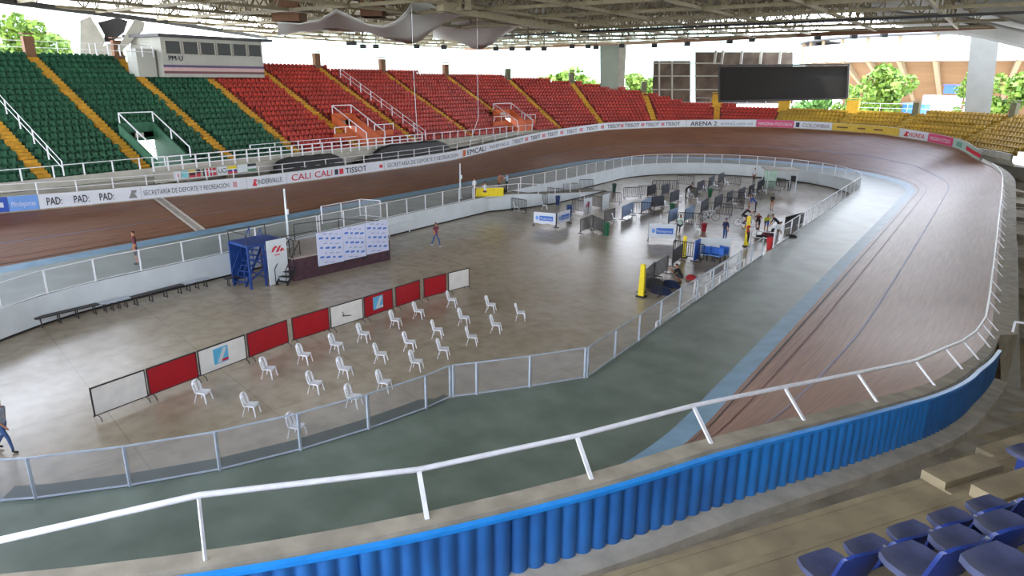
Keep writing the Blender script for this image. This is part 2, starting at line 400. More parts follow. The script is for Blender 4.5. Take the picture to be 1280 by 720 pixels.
farp += [Vector((IX-IR, y, ZAP)) for y in (64, 58, 52, 48.5)]
fence(farp, 'white topped mesh fence sweeping round the far end above the white wall', bay=2.0, m=M_rail)
fence([Vector((IX-IR-.12, y, ZAP)) for y in (44, 40, 34, 28)], 'mesh fence along the left wall behind the stage and mast', bay=2.0, m=M_rail)
lw = [Vector((IX-IR-.12, 27.8, ZAP)), Vector((IX-IR-.12, 20, ZAP)), Vector((IX-IR-.12, 15, ZAP))]+[Vector((IX+(IR+.12)*math.cos(math.radians(180+f)), 15+(IR+.12)*math.sin(math.radians(180+f)), ZAP)) for f in (15, 30, 45)]
fence(lw, 'mesh fence on the white wall at the far left above the benches', bay=2.35, m=M_rail)
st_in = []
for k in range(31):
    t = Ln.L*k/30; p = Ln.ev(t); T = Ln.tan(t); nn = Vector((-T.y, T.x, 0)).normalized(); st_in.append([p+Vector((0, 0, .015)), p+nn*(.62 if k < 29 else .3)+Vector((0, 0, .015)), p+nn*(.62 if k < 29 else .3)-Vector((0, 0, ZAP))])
mb = MB(); mb.loft(st_in); struct(mb, 'trim_kerb_near', mat('kerb_shaded_green', (52, 62, 52), .6, .2, 1.5))  # apron-green kerb; shade and dirt are put into its dark colour
# second, taller gate frame of fence left of the ramp
fence([Vector((-36.6, 29.8, ZAP)), Vector((-36.6, 33.4, ZAP)), Vector((-35.1, 33.8, ZAP))], 'small white mesh pen on the apron behind the stage', bay=1.6, m=M_rail, h=1.2)
# ------------------------------------------------------------------ rail, ledge and blue corrugated wall round the outside (near side)
pb = [(256, 705, 5.9), (530, 645, 5.95), (740, 598, 5.95), (893, 561, 5.9), (1015, 532, 5.75), (1099, 506, 5.5), (1156, 483, 5.05), (1197, 465, 4.6)]
def ring_at(p, d):
    """the point d metres outside the boards on the normal through p (near side only)"""
    best = min((i for i in range(NS) if ST[i][0] > CX and ST[i][1] < 60), key=lambda i: (off(i, 6, 0)-Vector((p.x, p.y, 0))).length)
    cands = []
    for j in (best-1, best):
        for f in [x/20 for x in range(21)]:
            A, B = off(j, .6+hwood(j)+d, zo(j)+.06), off(j+1, .6+hwood(j+1)+d, zo(j+1)+.06); q = A.lerp(B, f); cands.append(((Vector((q.x, q.y, 0))-Vector((p.x, p.y, 0))).length, q))
    return min(cands, key=lambda t: t[0])[1]
bases = [ring_at(at(a, b, z), .2) for a, b, z in pb]
i_ = min(i for i in range(NS) if ST[i][0] > CX); bases = [ring_at(Vector((-8.2, 1.2, 0)), .2)]+bases
def near_st(y): return min((i for i in range(NS) if ST[i][0] > CX and ST[i][1]+ST[i][3]*6 > -10), key=lambda i: abs(off(i, 6, 0).y-y))
yy = 20.2
while yy < 78:
    i = near_st(yy); p = off(i, .6+hwood(i)+.25, zo(i)+.06); bases.append(p)
    yy += 2.35 if yy < 74 else 1.9
tops = []
for k, p in enumerate(bases):
    c = Vector((CX, min(max(p.y, Y0), Y1), 0)); n = Vector((p.x-c.x, p.y-c.y, 0)).normalized()
    if k == 1: tops.append(p+Vector((0, 0, .75))-n*.1)
    else: tops.append(p-n*.46+Vector((0, 0, .42)))
tops[0] = tops[1]+(tops[1]-tops[2])*1.5; tops[0].z = tops[1].z
root = empty('safety_rail', bases[4], 0, 'white painted pipe rail on slanting posts along top of the track bank', 'railing')
o = Vector(bases[4]); a = MB(); a.tube([t-o for t in tops], .036, 8); a.build('rail', M_rail, root, smooth=True)
for b_, t_ in list(zip(bases, tops))[1:]:
    a = MB(); a.beam(b_-o-Vector((0, 0, .05)), t_-o, .055 if b_ != bases[1] else .03, .03); a.build('post', M_rail, root)
# blue wall: crest line
cl = [off(i, .6+hwood(i)+.42, zo(i)+.03) for i in range(0, NS) if ST[i][0] > CX and ST[i][1] < 24 and (ST[i][2] > .32)]
cl[-1].z -= .02
def smooth_line(pts, n):
    L = Line(pts); P = [L.ev(L.L*k/n) for k in range(n+1)]
    for _ in range(2): P = [P[0]]+[(P[i-1]+P[i]*2+P[i+1])/4 for i in range(1, n)]+[P[-1]]
    return P
CP = smooth_line(cl, 130); CL = Line(CP)
PERIOD = .23
seg_px = [(-400, 905, 0), (905, 928, 1), (928, 1168, 1), (1168, 3000, 0)]
def corr(t0, t1, h0, h1, amp=.035):
    n = max(2, int((t1-t0)/(PERIOD/8))); r0 = []; r1 = []
    for k in range(n+1):
        t = t0+(t1-t0)*k/n; p = CL.ev(t); T = CL.tan(t); nn = Vector((T.y, -T.x, 0)).normalized()
        ph = (t/PERIOD) % 1; sgn = abs(math.sin(ph*math.pi))**.6*2-1
        q = p+nn*(amp*sgn+.02); r0.append(q-Vector((0, 0, h0))); r1.append(q-Vector((0, 0, h1)))
    return [r0, r1]
o = CL.ev(CL.L*.4); root = empty('corrugated_barrier', o, 0, 'bright blue corrugated metal barrier curving behind the track bank', 'barrier')
t = 0; widths = []; k = 0
random.seed(3)
while t < CL.L-1:
    t1 = min(CL.L, t+PERIOD*8); px = pj(CL.ev((t+t1)/2))[0]
    a = MB(); g = corr(t, t1, -.0, .88+.03*math.sin(k*1.7)); a.loft([[p-o for p in r] for r in g])
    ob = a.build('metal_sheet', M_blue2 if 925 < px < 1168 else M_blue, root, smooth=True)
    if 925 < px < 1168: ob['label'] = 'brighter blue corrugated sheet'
    t = t1; k += 1
a = MB(); pr = [(-.02, -.01), (.07, -.01), (.07, .04), (-.02, .04)]
rows = []
for k in range(len(CP)):
    T = (CP[min(k+1, len(CP)-1)]-CP[max(k-1, 0)]).normalized(); nn = Vector((T.y, -T.x, 0)).normalized(); rows.append([CP[k]-o+nn*u+Vector((0, 0, z)) for u, z in pr])
a.loft(rows, closed=True); a.build('cap_strip', M_bluec, root)
# concrete top between boards and blue wall on the near side
mb = MB(); rows = []
for k in range(0, len(CP), 2):
    p = CP[k]; c = Vector((CX, min(max(p.y, Y0), Y1), 0)); n = Vector((p.x-c.x, p.y-c.y, 0)).normalized()
    rows.append([p-n*.2+Vector((0, 0, -.02)), p-n*.07+Vector((0, 0, -.01)), p-n*.09+Vector((0, 0, -1.2))])
mb.loft(rows); struct(mb, 'trim_ledge_near', M_ledge)
# near concourse floor (follows the foot of the blue wall) and concrete kerb
mb = MB(); rows = []
for k in range(0, len(CP), 2):
    p = CP[k]; T = (CP[min(k+1, len(CP)-1)]-CP[max(k-1, 0)]).normalized(); n = Vector((T.y, -T.x, 0)).normalized(); z = Vector((0, 0, p.z-.88))
    b0 = Vector((p.x, p.y, 0))+z
    rows.append([b0-n*.1, b0+n*.18+Vector((0, 0, .0)), b0+n*.32-Vector((0, 0, .1)), b0+n*2.8-Vector((0, 0, .16)), b0+n*9-Vector((0, 0, .3))])
mb.loft(rows); struct(mb, 'floor_concourse', M_conc)
mb = MB(); mb.loft([[r[0]+Vector((0, 0, .05)), r[0].lerp(r[3], .16)+Vector((0, 0, .05)), r[0].lerp(r[3], .17)-Vector((0, 0, .1))] for r in rows]); struct(mb, 'trim_wall_foot', mat('foot_concrete', (182, 174, 158), .85, .16, 2.5, bump=.2))
# near terraces (steps)
DV = Vector((.53, .848, 0)); NV = Vector((.848, -.53, 0))
steps = [(-9.6, 3.1), (-8.7, 3.55), (-7.8, 4.0), (-6.9, 4.5), (-6.05, 5.05), (-5.19, 5.9), (-4.31, 6.4), (-3.53, 6.9), (-2.91, 7.4), (-2.29, 7.9), (-1.6, 8.4), (-.9, 8.9)]
def stp(q, s, z): return NV*q+DV*s+Vector((0, 0, z))
mb = MB()
for k, (q, z) in enumerate(steps):
    q1 = steps[k+1][0] if k+1 < len(steps) else 1.5
    s0 = {4: 10.8, 3: 11.6, 2: 12.6, 1: 14, 0: 16}.get(k, -12); s1 = 34
    M3 = Matrix((DV, NV, Vector((0, 0, 1)))).transposed()
    zb = z-1.4
    mb.box(NV*((q+q1+.1)/2)+DV*((s0+s1)/2)+Vector((0, 0, (z+zb)/2)), (s1-s0, q1+.1-q, z-zb), M=M3)
    mb.box(NV*(q+.02)+DV*((s0+s1)/2)+Vector((0, 0, z-.06)), (s1-s0, .1, .13), M=M3)
struct(mb, 'floor_terrace_near', M_concd)
mb = MB()   # small stair blocks set on the long steps
for px, py, z in ((1203, 588, 5.98), (1272, 606, 6.5), (1262, 560, 5.3)):
    M3 = Matrix((DV, NV, Vector((0, 0, 1)))).transposed(); p_ = at(px, py, z)
    mb.box(p_-Vector((0, 0, .12)), (1.15, .34, .34), M=M3); mb.box(p_-Vector((0, 0, .2))+NV*.2, (1.15, .3, .3), M=M3)
struct(mb, 'trim_stair_blocks', M_concd)
# ------------------------------------------------------------------ blue seats by the camera
def blue_seat():
    root = empty('stadium_seat'); n = 8
    # local: x across, -y front (towards track), z up; origin on the tread
    def pan(x, y): return .42+.025*((x/.22)**2)+.02*((y/.2)**2)-.01
    a = MB(); top = []; bot = []
    for j in range(n+1):
        v = -1+2*j/n; y = v*.18; wx = .2*(1-.18*max(0, -v-.5)*2)
        r = [Vector((wx*(-1+2*i/n), y-.02*(1-(-1+2*i/n)**2)*(1 if v < 0 else 0), pan(wx*(-1+2*i/n), y))) for i in range(n+1)]
        top.append(r); bot.append([p-Vector((0, 0, .03)) for p in r])
    a.loft(top); a.loft(bot[::-1])
    for rr in ((top[0], bot[0]), (top[-1], bot[-1]), ([r[0] for r in top], [r[0] for r in bot]), ([r[-1] for r in top], [r[-1] for r in bot])): a.loft([rr[0], [p+Vector((0, 0, -.02)) for p in rr[1]]])
    a.build('seat_pan', M_seatbt, root, smooth=True)
    a = MB(); f = []; bk = []
    for j in range(7):
        v = j/6; z = .42+.4*v; r = []
        wv = .215*(1-.25*max(0, v-.6)**2*6*.25)
        for i in range(n+1):
            u = -1+2*i/n; x = wv*u; y = .2+.12*v-.06*u*u; zz = z-(.05*abs(u)**4 if v > .9 else 0)
            r.append(Vector((x, y, zz)))
        f.append(r); bk.append([p+Vector((0, .028, 0)) for p in r])
    a.loft(f[::-1]); a.loft(bk); a.loft([f[-1], bk[-1]]); a.loft([[r[0] for r in f], [r[0] for r in bk]]); a.loft([[r[-1] for r in bk], [r[-1] for r in f]])
    a.build('backrest', M_seatb, root, smooth=True)
    a = MB(); a.box((0, .05, .2), (.1, .26, .4)); a.build('foot', M_seatb, root)
    return root
bs = blue_seat(); register(bs); first = True
azim = math.atan2(NV.y, NV.x)-math.pi/2
rowdefs = [(-3.15, 6.9, [(1045, 716), (1100, 695), (1160, 674), (1213, 656), (1264, 640)], 'front'), (-2.53, 7.4, [(1165, 716), (1228, 692), (1288, 669)], 'second'), (-1.9, 7.9, [(1285, 726)], 'third')]
names_f = ['leftmost', 'second from the left', 'middle', 'second from the right', 'rightmost']
for q, z, pl, rn in rowdefs:
    s0 = None
    for k, (a, b) in enumerate(pl):
        p = at(a, b, z+.42); s = p.dot(DV); 
        if s0 is None: s0 = s
        s = s0+.5*k
        c = bs if first else tree_copy(bs); first = False
        c.location = stp(q, s, z); c.rotation_euler = (0, 0, azim)
        pos = names_f[k] if len(pl) == 5 else (['leftmost', 'middle', 'right hand'][k] if len(pl) == 3 else 'corner')
        tag(c, 'worn blue seat, %s in the %s row at bottom right of picture' % (pos, rn) if len(pl) > 1 else 'worn blue plastic seat cut off by the bottom right corner', 'seat', 'blue seats near the camera')
c = tree_copy(bs); p = at(1285, 566, 5.9+.42); c.location = (p.x, p.y, 5.9); c.rotation_euler = (0, 0, azim)
tag(c, 'lone blue plastic seat cut by the right edge above the stair blocks', 'seat', 'blue seats near the camera')
# handrail by the right edge
h0 = at(1265, 418, 2.9); root = empty('handrail', h0, 0, 'white angular handrail at the right edge beside the blue barrier', 'handrail')
a = MB(); a.beam((0, 0, -.3), (0, 0, .45), .07); a.build('post', M_rail, root); a = MB(); a.beam((0, 0, .45), (1.2, .25, .42), .06); a.build('rail', M_rail, root)
# ground and dark terraces right of the track
mb = MB()
for k in range(14):
    q = 3.2+k*.8; z = 1.0+k*.42 if k > 3 else 1.0
    mb.box((q+.42, 54, z/2-.2), (.82, 66, z+.4))
struct(mb, 'floor_terrace_right', M_concd); mb = MB(); mb.box((2.5, 52, .8), (2.4, 74, .2)); struct(mb, 'floor_right_passage', M_concd)
mb = MB()
for k in range(9): mb.box((2.6, 26+k*7.5, 1.16), (1.6, .5, .3))
struct(mb, 'trim_right_beams', M_conc)
mb = MB(); mb.box((1.72, 36, .9), (.5, 34, .9)); struct(mb, 'trim_right_kerb', M_concl)
# ------------------------------------------------------------------ advertising boards round the bend and left straight
BH = .95
iA = min((i for i in range(NS) if ST[i][0] > CX and ST[i][1] > 60), key=lambda i: abs(pj(off(i, .6+hwood(i)+.1, zo(i)))[0]-1222))
iB = NS-12
bl = [off(i, .6+hwood(i)+.1, zo(i)) for i in range(iA, iB+1)]
BL = Line(bl)
def board_t(px):
    best = None
    n = 700
    if not hasattr(board_t, 'tab'): board_t.tab = [(BL.L*k/n, pj(BL.ev(BL.L*k/n)+Vector((0, 0, .5)))[0]) for k in range(n+1)]
    tab = board_t.tab
    for (t0, p0), (t1, p1) in zip(tab, tab[1:]):
        if (p0-px)*(p1-px) <= 0 and abs(p0-p1) < 60 and t0 > 2: return t0+(t1-t0)*(p0-px)/((p0-p1) or 1)
    return 0 if px > 1100 else BL.L
mb = MB(); rows = []
for k in range(400):
    t = BL.L*k/399; p = BL.ev(t); T = BL.tan(t); n = Vector((T.y, -T.x, 0)).normalized(); rows.append([p+n*.03, p+n*.03+Vector((0, 0, BH)), p+n*.14+Vector((0, 0, BH)), p+n*.14+Vector((0, 0, -2.5))])
mb.loft(rows); struct(mb, 'wall_track_edge', M_concl)
M_bw = mat('banner_white', (216, 220, 228), .45, .03, 2); M_by = mat('banner_yellow', (216, 184, 70), .5, .08, 2); M_bdark = mat('banner_deep_blue', (40, 80, 176), .5, .05, 2); M_bgrn = mat('banner_grey_green', (170, 196, 186), .5, .05, 2)
def banner(pa, pb_, m, texts, label):
    """pa<pb_: left and right pixel on the board; texts = (string, px0, px1, h fraction, material index)"""
    t0, t1 = board_t(pa), board_t(pb_); c = BL.ev((t0+t1)/2)
    root = empty('advertising_banner', c, 0, label, 'banner', 'advertising banners round the track edge')
    a = MB(); n = max(2, int(abs(t0-t1)/.5)); rows = []
    for k in range(n+1):
        t = t0+(t1-t0)*k/n; p = BL.ev(t)-c; T = BL.tan(t); nn = Vector((T.y, -T.x, 0)).normalized()
        rows.append([p-nn*.01+Vector((0, 0, .03)), p-nn*.01+Vector((0, 0, BH-.02))])
    a.loft(rows); a.build('sheet', m, root)
    for s, x0, x1, hf, mt in texts:
        a = MB(); ta, tb = board_t(x0), board_t(x1)
        def mp(u, v):
            t = ta+(tb-ta)*u; p = BL.ev(t)-c; T = BL.tan(t); nn = Vector((T.y, -T.x, 0)).normalized(); return p-nn*.03+Vector((0, 0, v))
        if s == '#box': a.loft([[mp(u/4, BH*(.5-hf/2)), mp(u/4, BH*(.5+hf/2))] for u in range(5)])
        elif s == '#tri': a.add([mp(0, .2), mp(1, .2), mp(.5, BH*.8)], [(0, 1, 2)]); a.add([mp(.3, .72), mp(1, .72), mp(.9, .5)], [(0, 1, 2)])
        else:
            vs, fs, wd = text_geo(s); hh = BH*hf
            a.add([mp(x/wd, BH*.5-hh/2+y*hh) for x, y in vs], fs)
            if hf >= .5: a.add([mp(min(1, x/wd+.012/ max(1,len(s)/6)), BH*.5-hh/2+y*hh+.012)+Vector((0, 0, 0)) for x, y in vs], fs)
        a.build('lettering' if s[0] != '#' else 'mark', mt, root)
    return root
banner(-70, 10, M_bdark, [('#box', -30, 4, .3, M_bw)], 'deep blue advertising banner cut off by the left edge')
banner(10.5, 48, M_sky1, [('Mindeportes', 14, 44, .34, M_bw)], 'light blue advertising banner at far left of the track edge')
banner(48.5, 176, M_bw, [('PAD:', 58, 77, .5, M_text), ('PAD:', 92, 111, .5, M_text), ('PAD:', 124, 142, .5, M_text), ('#tri', 160, 171, .5, mat('print_grey', (130, 130, 128), .5, 0))], 'white banner with PAD printed three times, left of the finish line')
banner(176.5, 308, M_bw, [('SECRETARÍA DE DEPORTE Y RECREACIÓN', 179, 286, .36, M_text), ('#box', 291, 296, .45, mat('print_rose', (200, 150, 160), .5, 0))], 'white banner reading SECRETARIA DE DEPORTE Y RECREACION above the finish line')
banner(308.5, 358, M_bw, [('#tri', 315, 321, .5, M_tred), ('INDERVALLE', 322, 352, .42, M_text)], 'white INDERVALLE banner left of the first mast')
banner(358.5, 480, M_bw, [('CALI', 364, 388, .55, M_tred), ('CALI', 393, 415, .55, M_tred), ('#box', 418, 422.5, .5, M_text), ('#box', 424, 429, .5, M_tred), ('TISSOT', 431.5, 458, .52, M_text), ('#box', 474, 478, .3, M_tred)], 'white banner with red CALI CALI and black TISSOT lettering')
banner(480.5, 577, M_bw, [('SECRETARÍA DE DEPORTE Y RECREACIÓN', 484, 572, .42, M_text)], 'white banner reading SECRETARIA DE DEPORTE Y RECREACION left of the second mast')
banner(577.5, 640, M_bw, [('#box', 578.5, 582, .7, M_orange), ('EMCALI', 584, 607, .6, M_text), ('INDERVALLE', 612, 636, .42, M_text)], 'white banner with EMCALI and INDERVALLE lettering')
tt = []
for x0, x1 in ((641, 654), (663, 675), (684, 697), (708, 721), (733, 747), (759, 775), (781, 799), (807, 824), (832, 850)):
    tt.append(('TISSOT', x0, x1, .5, M_text))
for x in (657.5, 679, 701.5, 726, 752.5, 777, 803, 828): tt.append(('#box', x-1.5, x+2.5, .45, mat('print_soft_red', (200, 130, 140), .5, 0)))
banner(640.5, 858, M_bw, tt, 'long white banner of repeated TISSOT lettering entering the far bend')
banner(858.5, 945, M_bw, [('ARENA 2', 863, 896, .58, M_text), ('arena2.com.co', 901, 941, .45, mat('print_slate', (96, 130, 160), .5, 0))], 'white ARENA 2 banner on the far bend below red seats')
banner(945.5, 992, M_pink, [('MANZANA POSTOBON', 948, 990, .42, M_bw)], 'pink banner on the far bend left of centre mark')
banner(992.5, 1040, M_bw, [('#box', 995, 999.5, .6, M_text), ('COLOMBIA', 1003, 1037, .5, mat('print_grey2', (150, 140, 150), .5, 0))], 'pale COLOMBIA banner on the far bend below the yellow seats')
banner(1040.5, 1124, M_by, [('#box', 1046, 1060, .18, M_brown), ('#box', 1072, 1082, .18, M_brown), ('#box', 1092, 1104, .18, M_brown)], 'yellow painted banner stretch on the far bend')
banner(1124.5, 1160, M_bw, [('#tri', 1130, 1136, .5, M_tred), ('HONDA', 1137, 1156, .5, M_tred)], 'white banner with red lettering at the right of the far bend')
banner(1160.5, 1191, M_pink, [('MANZANA POSTOBON', 1163, 1188, .42, M_bw)], 'pink banner at the right end of the far bend')
banner(1191.5, 1214, M_bgrn, [('#box', 1196, 1203, .5, mat('print_green', (110, 160, 140), .5, 0)), ('#box', 1208, 1212, .4, M_tred)], 'greyish white last banner where the bend turns toward the camera')
# rail standing behind the boards on the left straight and first part of bend
t0, t1 = board_t(650), board_t(-60); n = int(abs(t1-t0)/2.2)
c = BL.ev((t0+t1)/2); root = empty('track_edge_railing', c, 0, 'thin pale railing standing behind the banners along the left straight', 'railing'); P = []
for k in range(n+1):
    t = t0+(t1-t0)*k/n; p = BL.ev(t); T = BL.tan(t); nn = Vector((T.y, -T.x, 0)).normalized(); P.append(p+nn*.35-c)
for hgt in (1.2, 1.6):
    a = MB(); a.tube([p+Vector((0, 0, hgt)) for p in P], .025, 5); a.build('rail', M_rail, root)
for p in P:
    a = MB(); a.beam(p+Vector((0, 0, 0)), p+Vector((0, 0, 1.6)), .06); a.build('post', M_rail, root)
# ------------------------------------------------------------------ stands (left straight and far bend)
RF, ZF, TR, RI = 26.0, 4.3, .8, .4
ang0, angN = 22, 180     # far bend angles used
SS = []      # stations of stand: (origin x,y, nx,ny, key) key = angle on bend or 180+(70-y) on straight
for f2 in range(ang0*2, 361, 3):
    f = f2/2; a = math.radians(f); SS.append((CX, Y1, math.cos(a), math.sin(a), f))
for k in range(1, 132): SS.append((CX, Y1-k*.5, -1, 0, 180+k*.5))
def sp(st, r, z): return Vector((st[0]+st[2]*r, st[1]+st[3]*r, z))
def st_key(key):
    if key <= 180: a = math.radians(key); return (CX, Y1, math.cos(a), math.sin(a), key)
    return (CX, Y1-(key-180), -1, 0, key)
def stand_hit(px, py):
    d = ray(px, py); t = 25
    while t < 220:
        x, y, z = d.x*t, d.y*t, EYE+d.z*t
        if y > Y1: r = math.hypot(x-CX, y-Y1); key = math.degrees(math.atan2(y-Y1, x-CX))
        else: r = CX-x; key = 180+Y1-y
        if r > RF and z < ZF+(r-RF)*RI/TR: return key, r, z
        t += .05
    return None
ztop = [(20, 7.7), (42, 7.65), (52, 7.5), (62, 7.3), (78, 6.95), (92, 6.95), (106, 7.3), (119, 7.7), (127, 8.8), (140, 10), (155, 10.8), (175, 11.2), (188, 11.4), (198, 11.8), (205, 12.0), (214.9, 12.1), (215, 10.7), (236.9, 10.7), (237, 12.2), (260, 12.4)]
key_b0 = stand_hit(340, 97)[0]; key_b1 = stand_hit(196, 100)[0]
ztop = [(k, v) for k, v in ztop if k < 214] + [(key_b0-.5, 12.05), (key_b0, 10.75), (key_b1, 10.75), (key_b1+.5, 12.25), (270, 12.4)]
def nrow(key): return int((lerp_tab(ztop, key)-ZF)/RI+.5)
aisle_px = [((35, 70), 'a'), ((155, 76), 'a'), ((270, 100), 'a'), ((345, 97), 'a'), ((405, 88), 'a'), ((483, 92), 'a'), ((563, 98), 'a'), ((645, 108), 'a'), ((727, 120), 'a'), ((812, 134), 'a'), ((896, 142), 'a'), ((977, 142), 'a'), ((1062, 143), 'a'), ((1140, 146), 'b'), ((1237, 160), 'b')]
aisle_bot = [(185, 207), (272, 184), (352, 178), (428, 171), (508, 168), (572, 177), (630, 170)]
AK = []
for i, (p, _) in enumerate(aisle_px):
    k = stand_hit(*p)[0]
    AK.append(k)
    if i < len(aisle_bot):
        k2 = stand_hit(*aisle_bot[i])[0]; print('aisle', i, round(k, 1), round(k2, 1)); AK[-1] = (k+k2)/2 if i < 5 else k
AK.append(stand_hit(30, 192)[0])
print('AK', [round(k, 1) for k in AK])
KG = AK[2]; KY = AK[11]      # green/red and red/yellow boundaries
# vomitories: (key lo, key hi, rows open, colour)
def key_at(px, py): return stand_hit(px, py)[0]
V1 = (key_at(218, 190)-.2, key_at(192, 195)+.6); V2 = (key_at(468, 172), key_at(447, 172)+.4); V3 = (key_at(660, 160), key_at(640, 160)+.5)
print('vom', V1, V2, V3)
VOM = [(min(V1), max(V1), 0, 6), (min(V2), max(V2), 0, 6), (min(V3), max(V3), 0, 5)]
def in_vom(key, row): return any(a <= key <= b and r0 <= row < r1 for a, b, r0, r1 in VOM)
def dens(key): return key
def stand_mesh(name, k0, k1, m):
    sts = [s for s in SS if k0 < s[4] < k1]; sts = [st_key(k0)]+sts+[st_key(k1)]; mb = MB()
    for s0, s1 in zip(sts, sts[1:]):
        km = (s0[4]+s1[4])/2; n = nrow(km)
        for k in range(n):
            if in_vom(km, k): continue
            r, z = RF+TR*k, ZF+RI*k
            mb.quad(sp(s0, r, z-RI), sp(s1, r, z-RI), sp(s1, r, z), sp(s0, r, z)); mb.quad(sp(s0, r, z), sp(s1, r, z), sp(s1, r+TR, z), sp(s0, r+TR, z))
        r, z = RF+TR*n, ZF+RI*(n-1)
        mb.loft([[sp(s0, r-.04, z-.5), sp(s0, r-.04, z+.5), sp(s0, r+.06, z+.5), sp(s0, r+.06, z-.5)], [sp(s1, r-.04, z-.5), sp(s1, r-.04, z+.5), sp(s1, r+.06, z+.5), sp(s1, r+.06, z-.5)]], closed=True)
    return struct(mb, name, m)
stand_mesh('floor_terrace_green', KG, 250, M_tread); stand_mesh('floor_terrace_red', KY, KG, M_treadr); stand_mesh('floor_terrace_yellow', 24, KY, M_tready)
# stand front wall
mb = MB(); rows = [[sp(s, RF-.12, ZF-.35), sp(s, RF-.12, ZF+.25), sp(s, RF+.06, ZF+.25), sp(s, RF+.06, ZF-.35), sp(s, RF+.3, ZF-.9), sp(s, RF+2.2, ZF-1.0), sp(s, RF+2.2, 1)] for s in SS]
mb.loft(rows); struct(mb, 'wall_stand_front', M_concl)
# floor between the boards and the stand
mb = MB(); mb.loft([[sp(s, 22.4, 1.9), sp(s, RF+2.3, 2.0)] for s in SS]); struct(mb, 'floor_gangway', M_conc)
def is_aisle(key, r, half=.62):
    for a in AK:
        dd = abs(key-a)*(math.radians(1)*r if key <= 180 else 1)
        if dd < half: return True
    return False
# aisles as stepped stairs
ordn = ['first', 'second', 'third', 'fourth', 'fifth', 'sixth', 'seventh', 'eighth', 'ninth', 'tenth', 'eleventh', 'twelfth', 'thirteenth', 'fourteenth', 'fifteenth']
for i, a_ in enumerate(AK):
    st = st_key(a_); n = nrow(a_+.01); mb = MB()
    az = math.atan2(st[3], st[2]); tx, ty = -st[3], st[2]
    for k in range(n):
        if in_vom(a_, k): continue
        for h in range(2):
            mb.box(sp(st, RF+TR*k+TR*(.25+.5*h), ZF+RI*(k-.25+.5*h)-.04), (TR/2+.01, .82, RI/2+.12), rz=az)
    s_ = struct(mb, 'trim_aisle_steps', M_aisle if i < 11 or i == 15 else mat('aisle_pale_yellow', (166, 136, 46), .7, .15, 3))
# entrance posts at head of aisles
M_ypost = mat('post_yellow', (216, 172, 50), .7, .1, 2); M_gpost = mat('post_olive', (110, 108, 84), .8, .1, 2)
for i, a_ in enumerate(AK[:-1]):
    st = st_key(a_); n = nrow(a_+.01); r, z = RF+TR*n+.1, ZF+RI*n; az = math.atan2(st[3], st[2])
    if i in (2,3): continue
    m = M_brown if i < 7 else (M_ypost if 10 <= i <= 12 else M_gpost)
    wd = 1.5 if 10 <= i <= 12 else .75; hh = 1.6
    mb = MB(); mb.box(sp(st, r, z+hh/2-.4), (.5, wd, hh+.4), rz=az); mb.box(sp(st, r, z+hh), (.62, wd+.12, .1), rz=az)
    o = mb.build('aisle_post', m)
    what = {0: 'reddish brown post at the head of the leftmost green aisle against the trees', 1: 'post at the head of the green aisle beside the concrete support'}.get(i, None) or '%s post at the head of the %s yellow aisle from the left' % ('brown' if i < 7 else ('yellow' if 10 <= i <= 12 else 'olive grey'), ordn[i])
    tag(o, what, 'post', 'posts at the head of the aisles')
# ------------------------------------------------------------------ seats
def seat_local():
    v = []; f = []
    W = .2
    pan = [(-W, -.2, .37), (W, -.2, .37), (W, .16, .34), (-W, .16, .34), (-W*.9, -.22, .31), (W*.9, -.22, .31), (W*.9, .16, .29), (-W*.9, .16, .29)]
    v += pan; f += [(0, 1, 2, 3), (4, 7, 6, 5), (0, 4, 5, 1), (1, 5, 6, 2), (3, 7, 4, 0)]
    o = len(v); bk = [(-W, .16, .34), (0, .2, .34), (W, .16, .34), (-W, .2, .52), (0, .25, .54), (W, .2, .52), (-W*.85, .22, .6), (0, .28, .62), (W*.85, .22, .6)]
    v += bk; f += [(o, o+1, o+4, o+3), (o+1, o+2, o+5, o+4), (o+3, o+4, o+7, o+6), (o+4, o+5, o+8, o+7)]
    o2 = len(v); v += [(x, y+.035, z) for x, y, z in bk]; f += [(o2+3, o2+4, o2+1, o2), (o2+4, o2+5, o2+2, o2+1), (o2+6, o2+7, o2+4, o2+3), (o2+7, o2+8, o2+5, o2+4), (o+6, o+7, o2+7, o2+6), (o+7, o+8, o2+8, o2+7), (o, o+3, o2+3, o2), (o+3, o+6, o2+6, o2+3), (o2+2, o2+5, o+5, o+2), (o2+5, o2+8, o+8, o+5)]
    o3 = len(v); v += [(-.05, .0, 0), (.05, .0, 0), (.05, .1, 0), (-.05, .1, 0), (-.05, .0, .31), (.05, .0, .31), (.05, .1, .31), (-.05, .1, .31)]
    f += [(o3, o3+1, o3+5, o3+4), (o3+1, o3+2, o3+6, o3+5), (o3+2, o3+3, o3+7, o3+6), (o3+3, o3, o3+4, o3+7)]
    return v, f
SV, SF = seat_local()
PITCH_S = .5; seats = []
gaps = [(stand_hit(28, 101)[0], 1.6), ]
bare = [(stand_hit(1185, 158)), (stand_hit(160, 205)), (stand_hit(110, 200))]
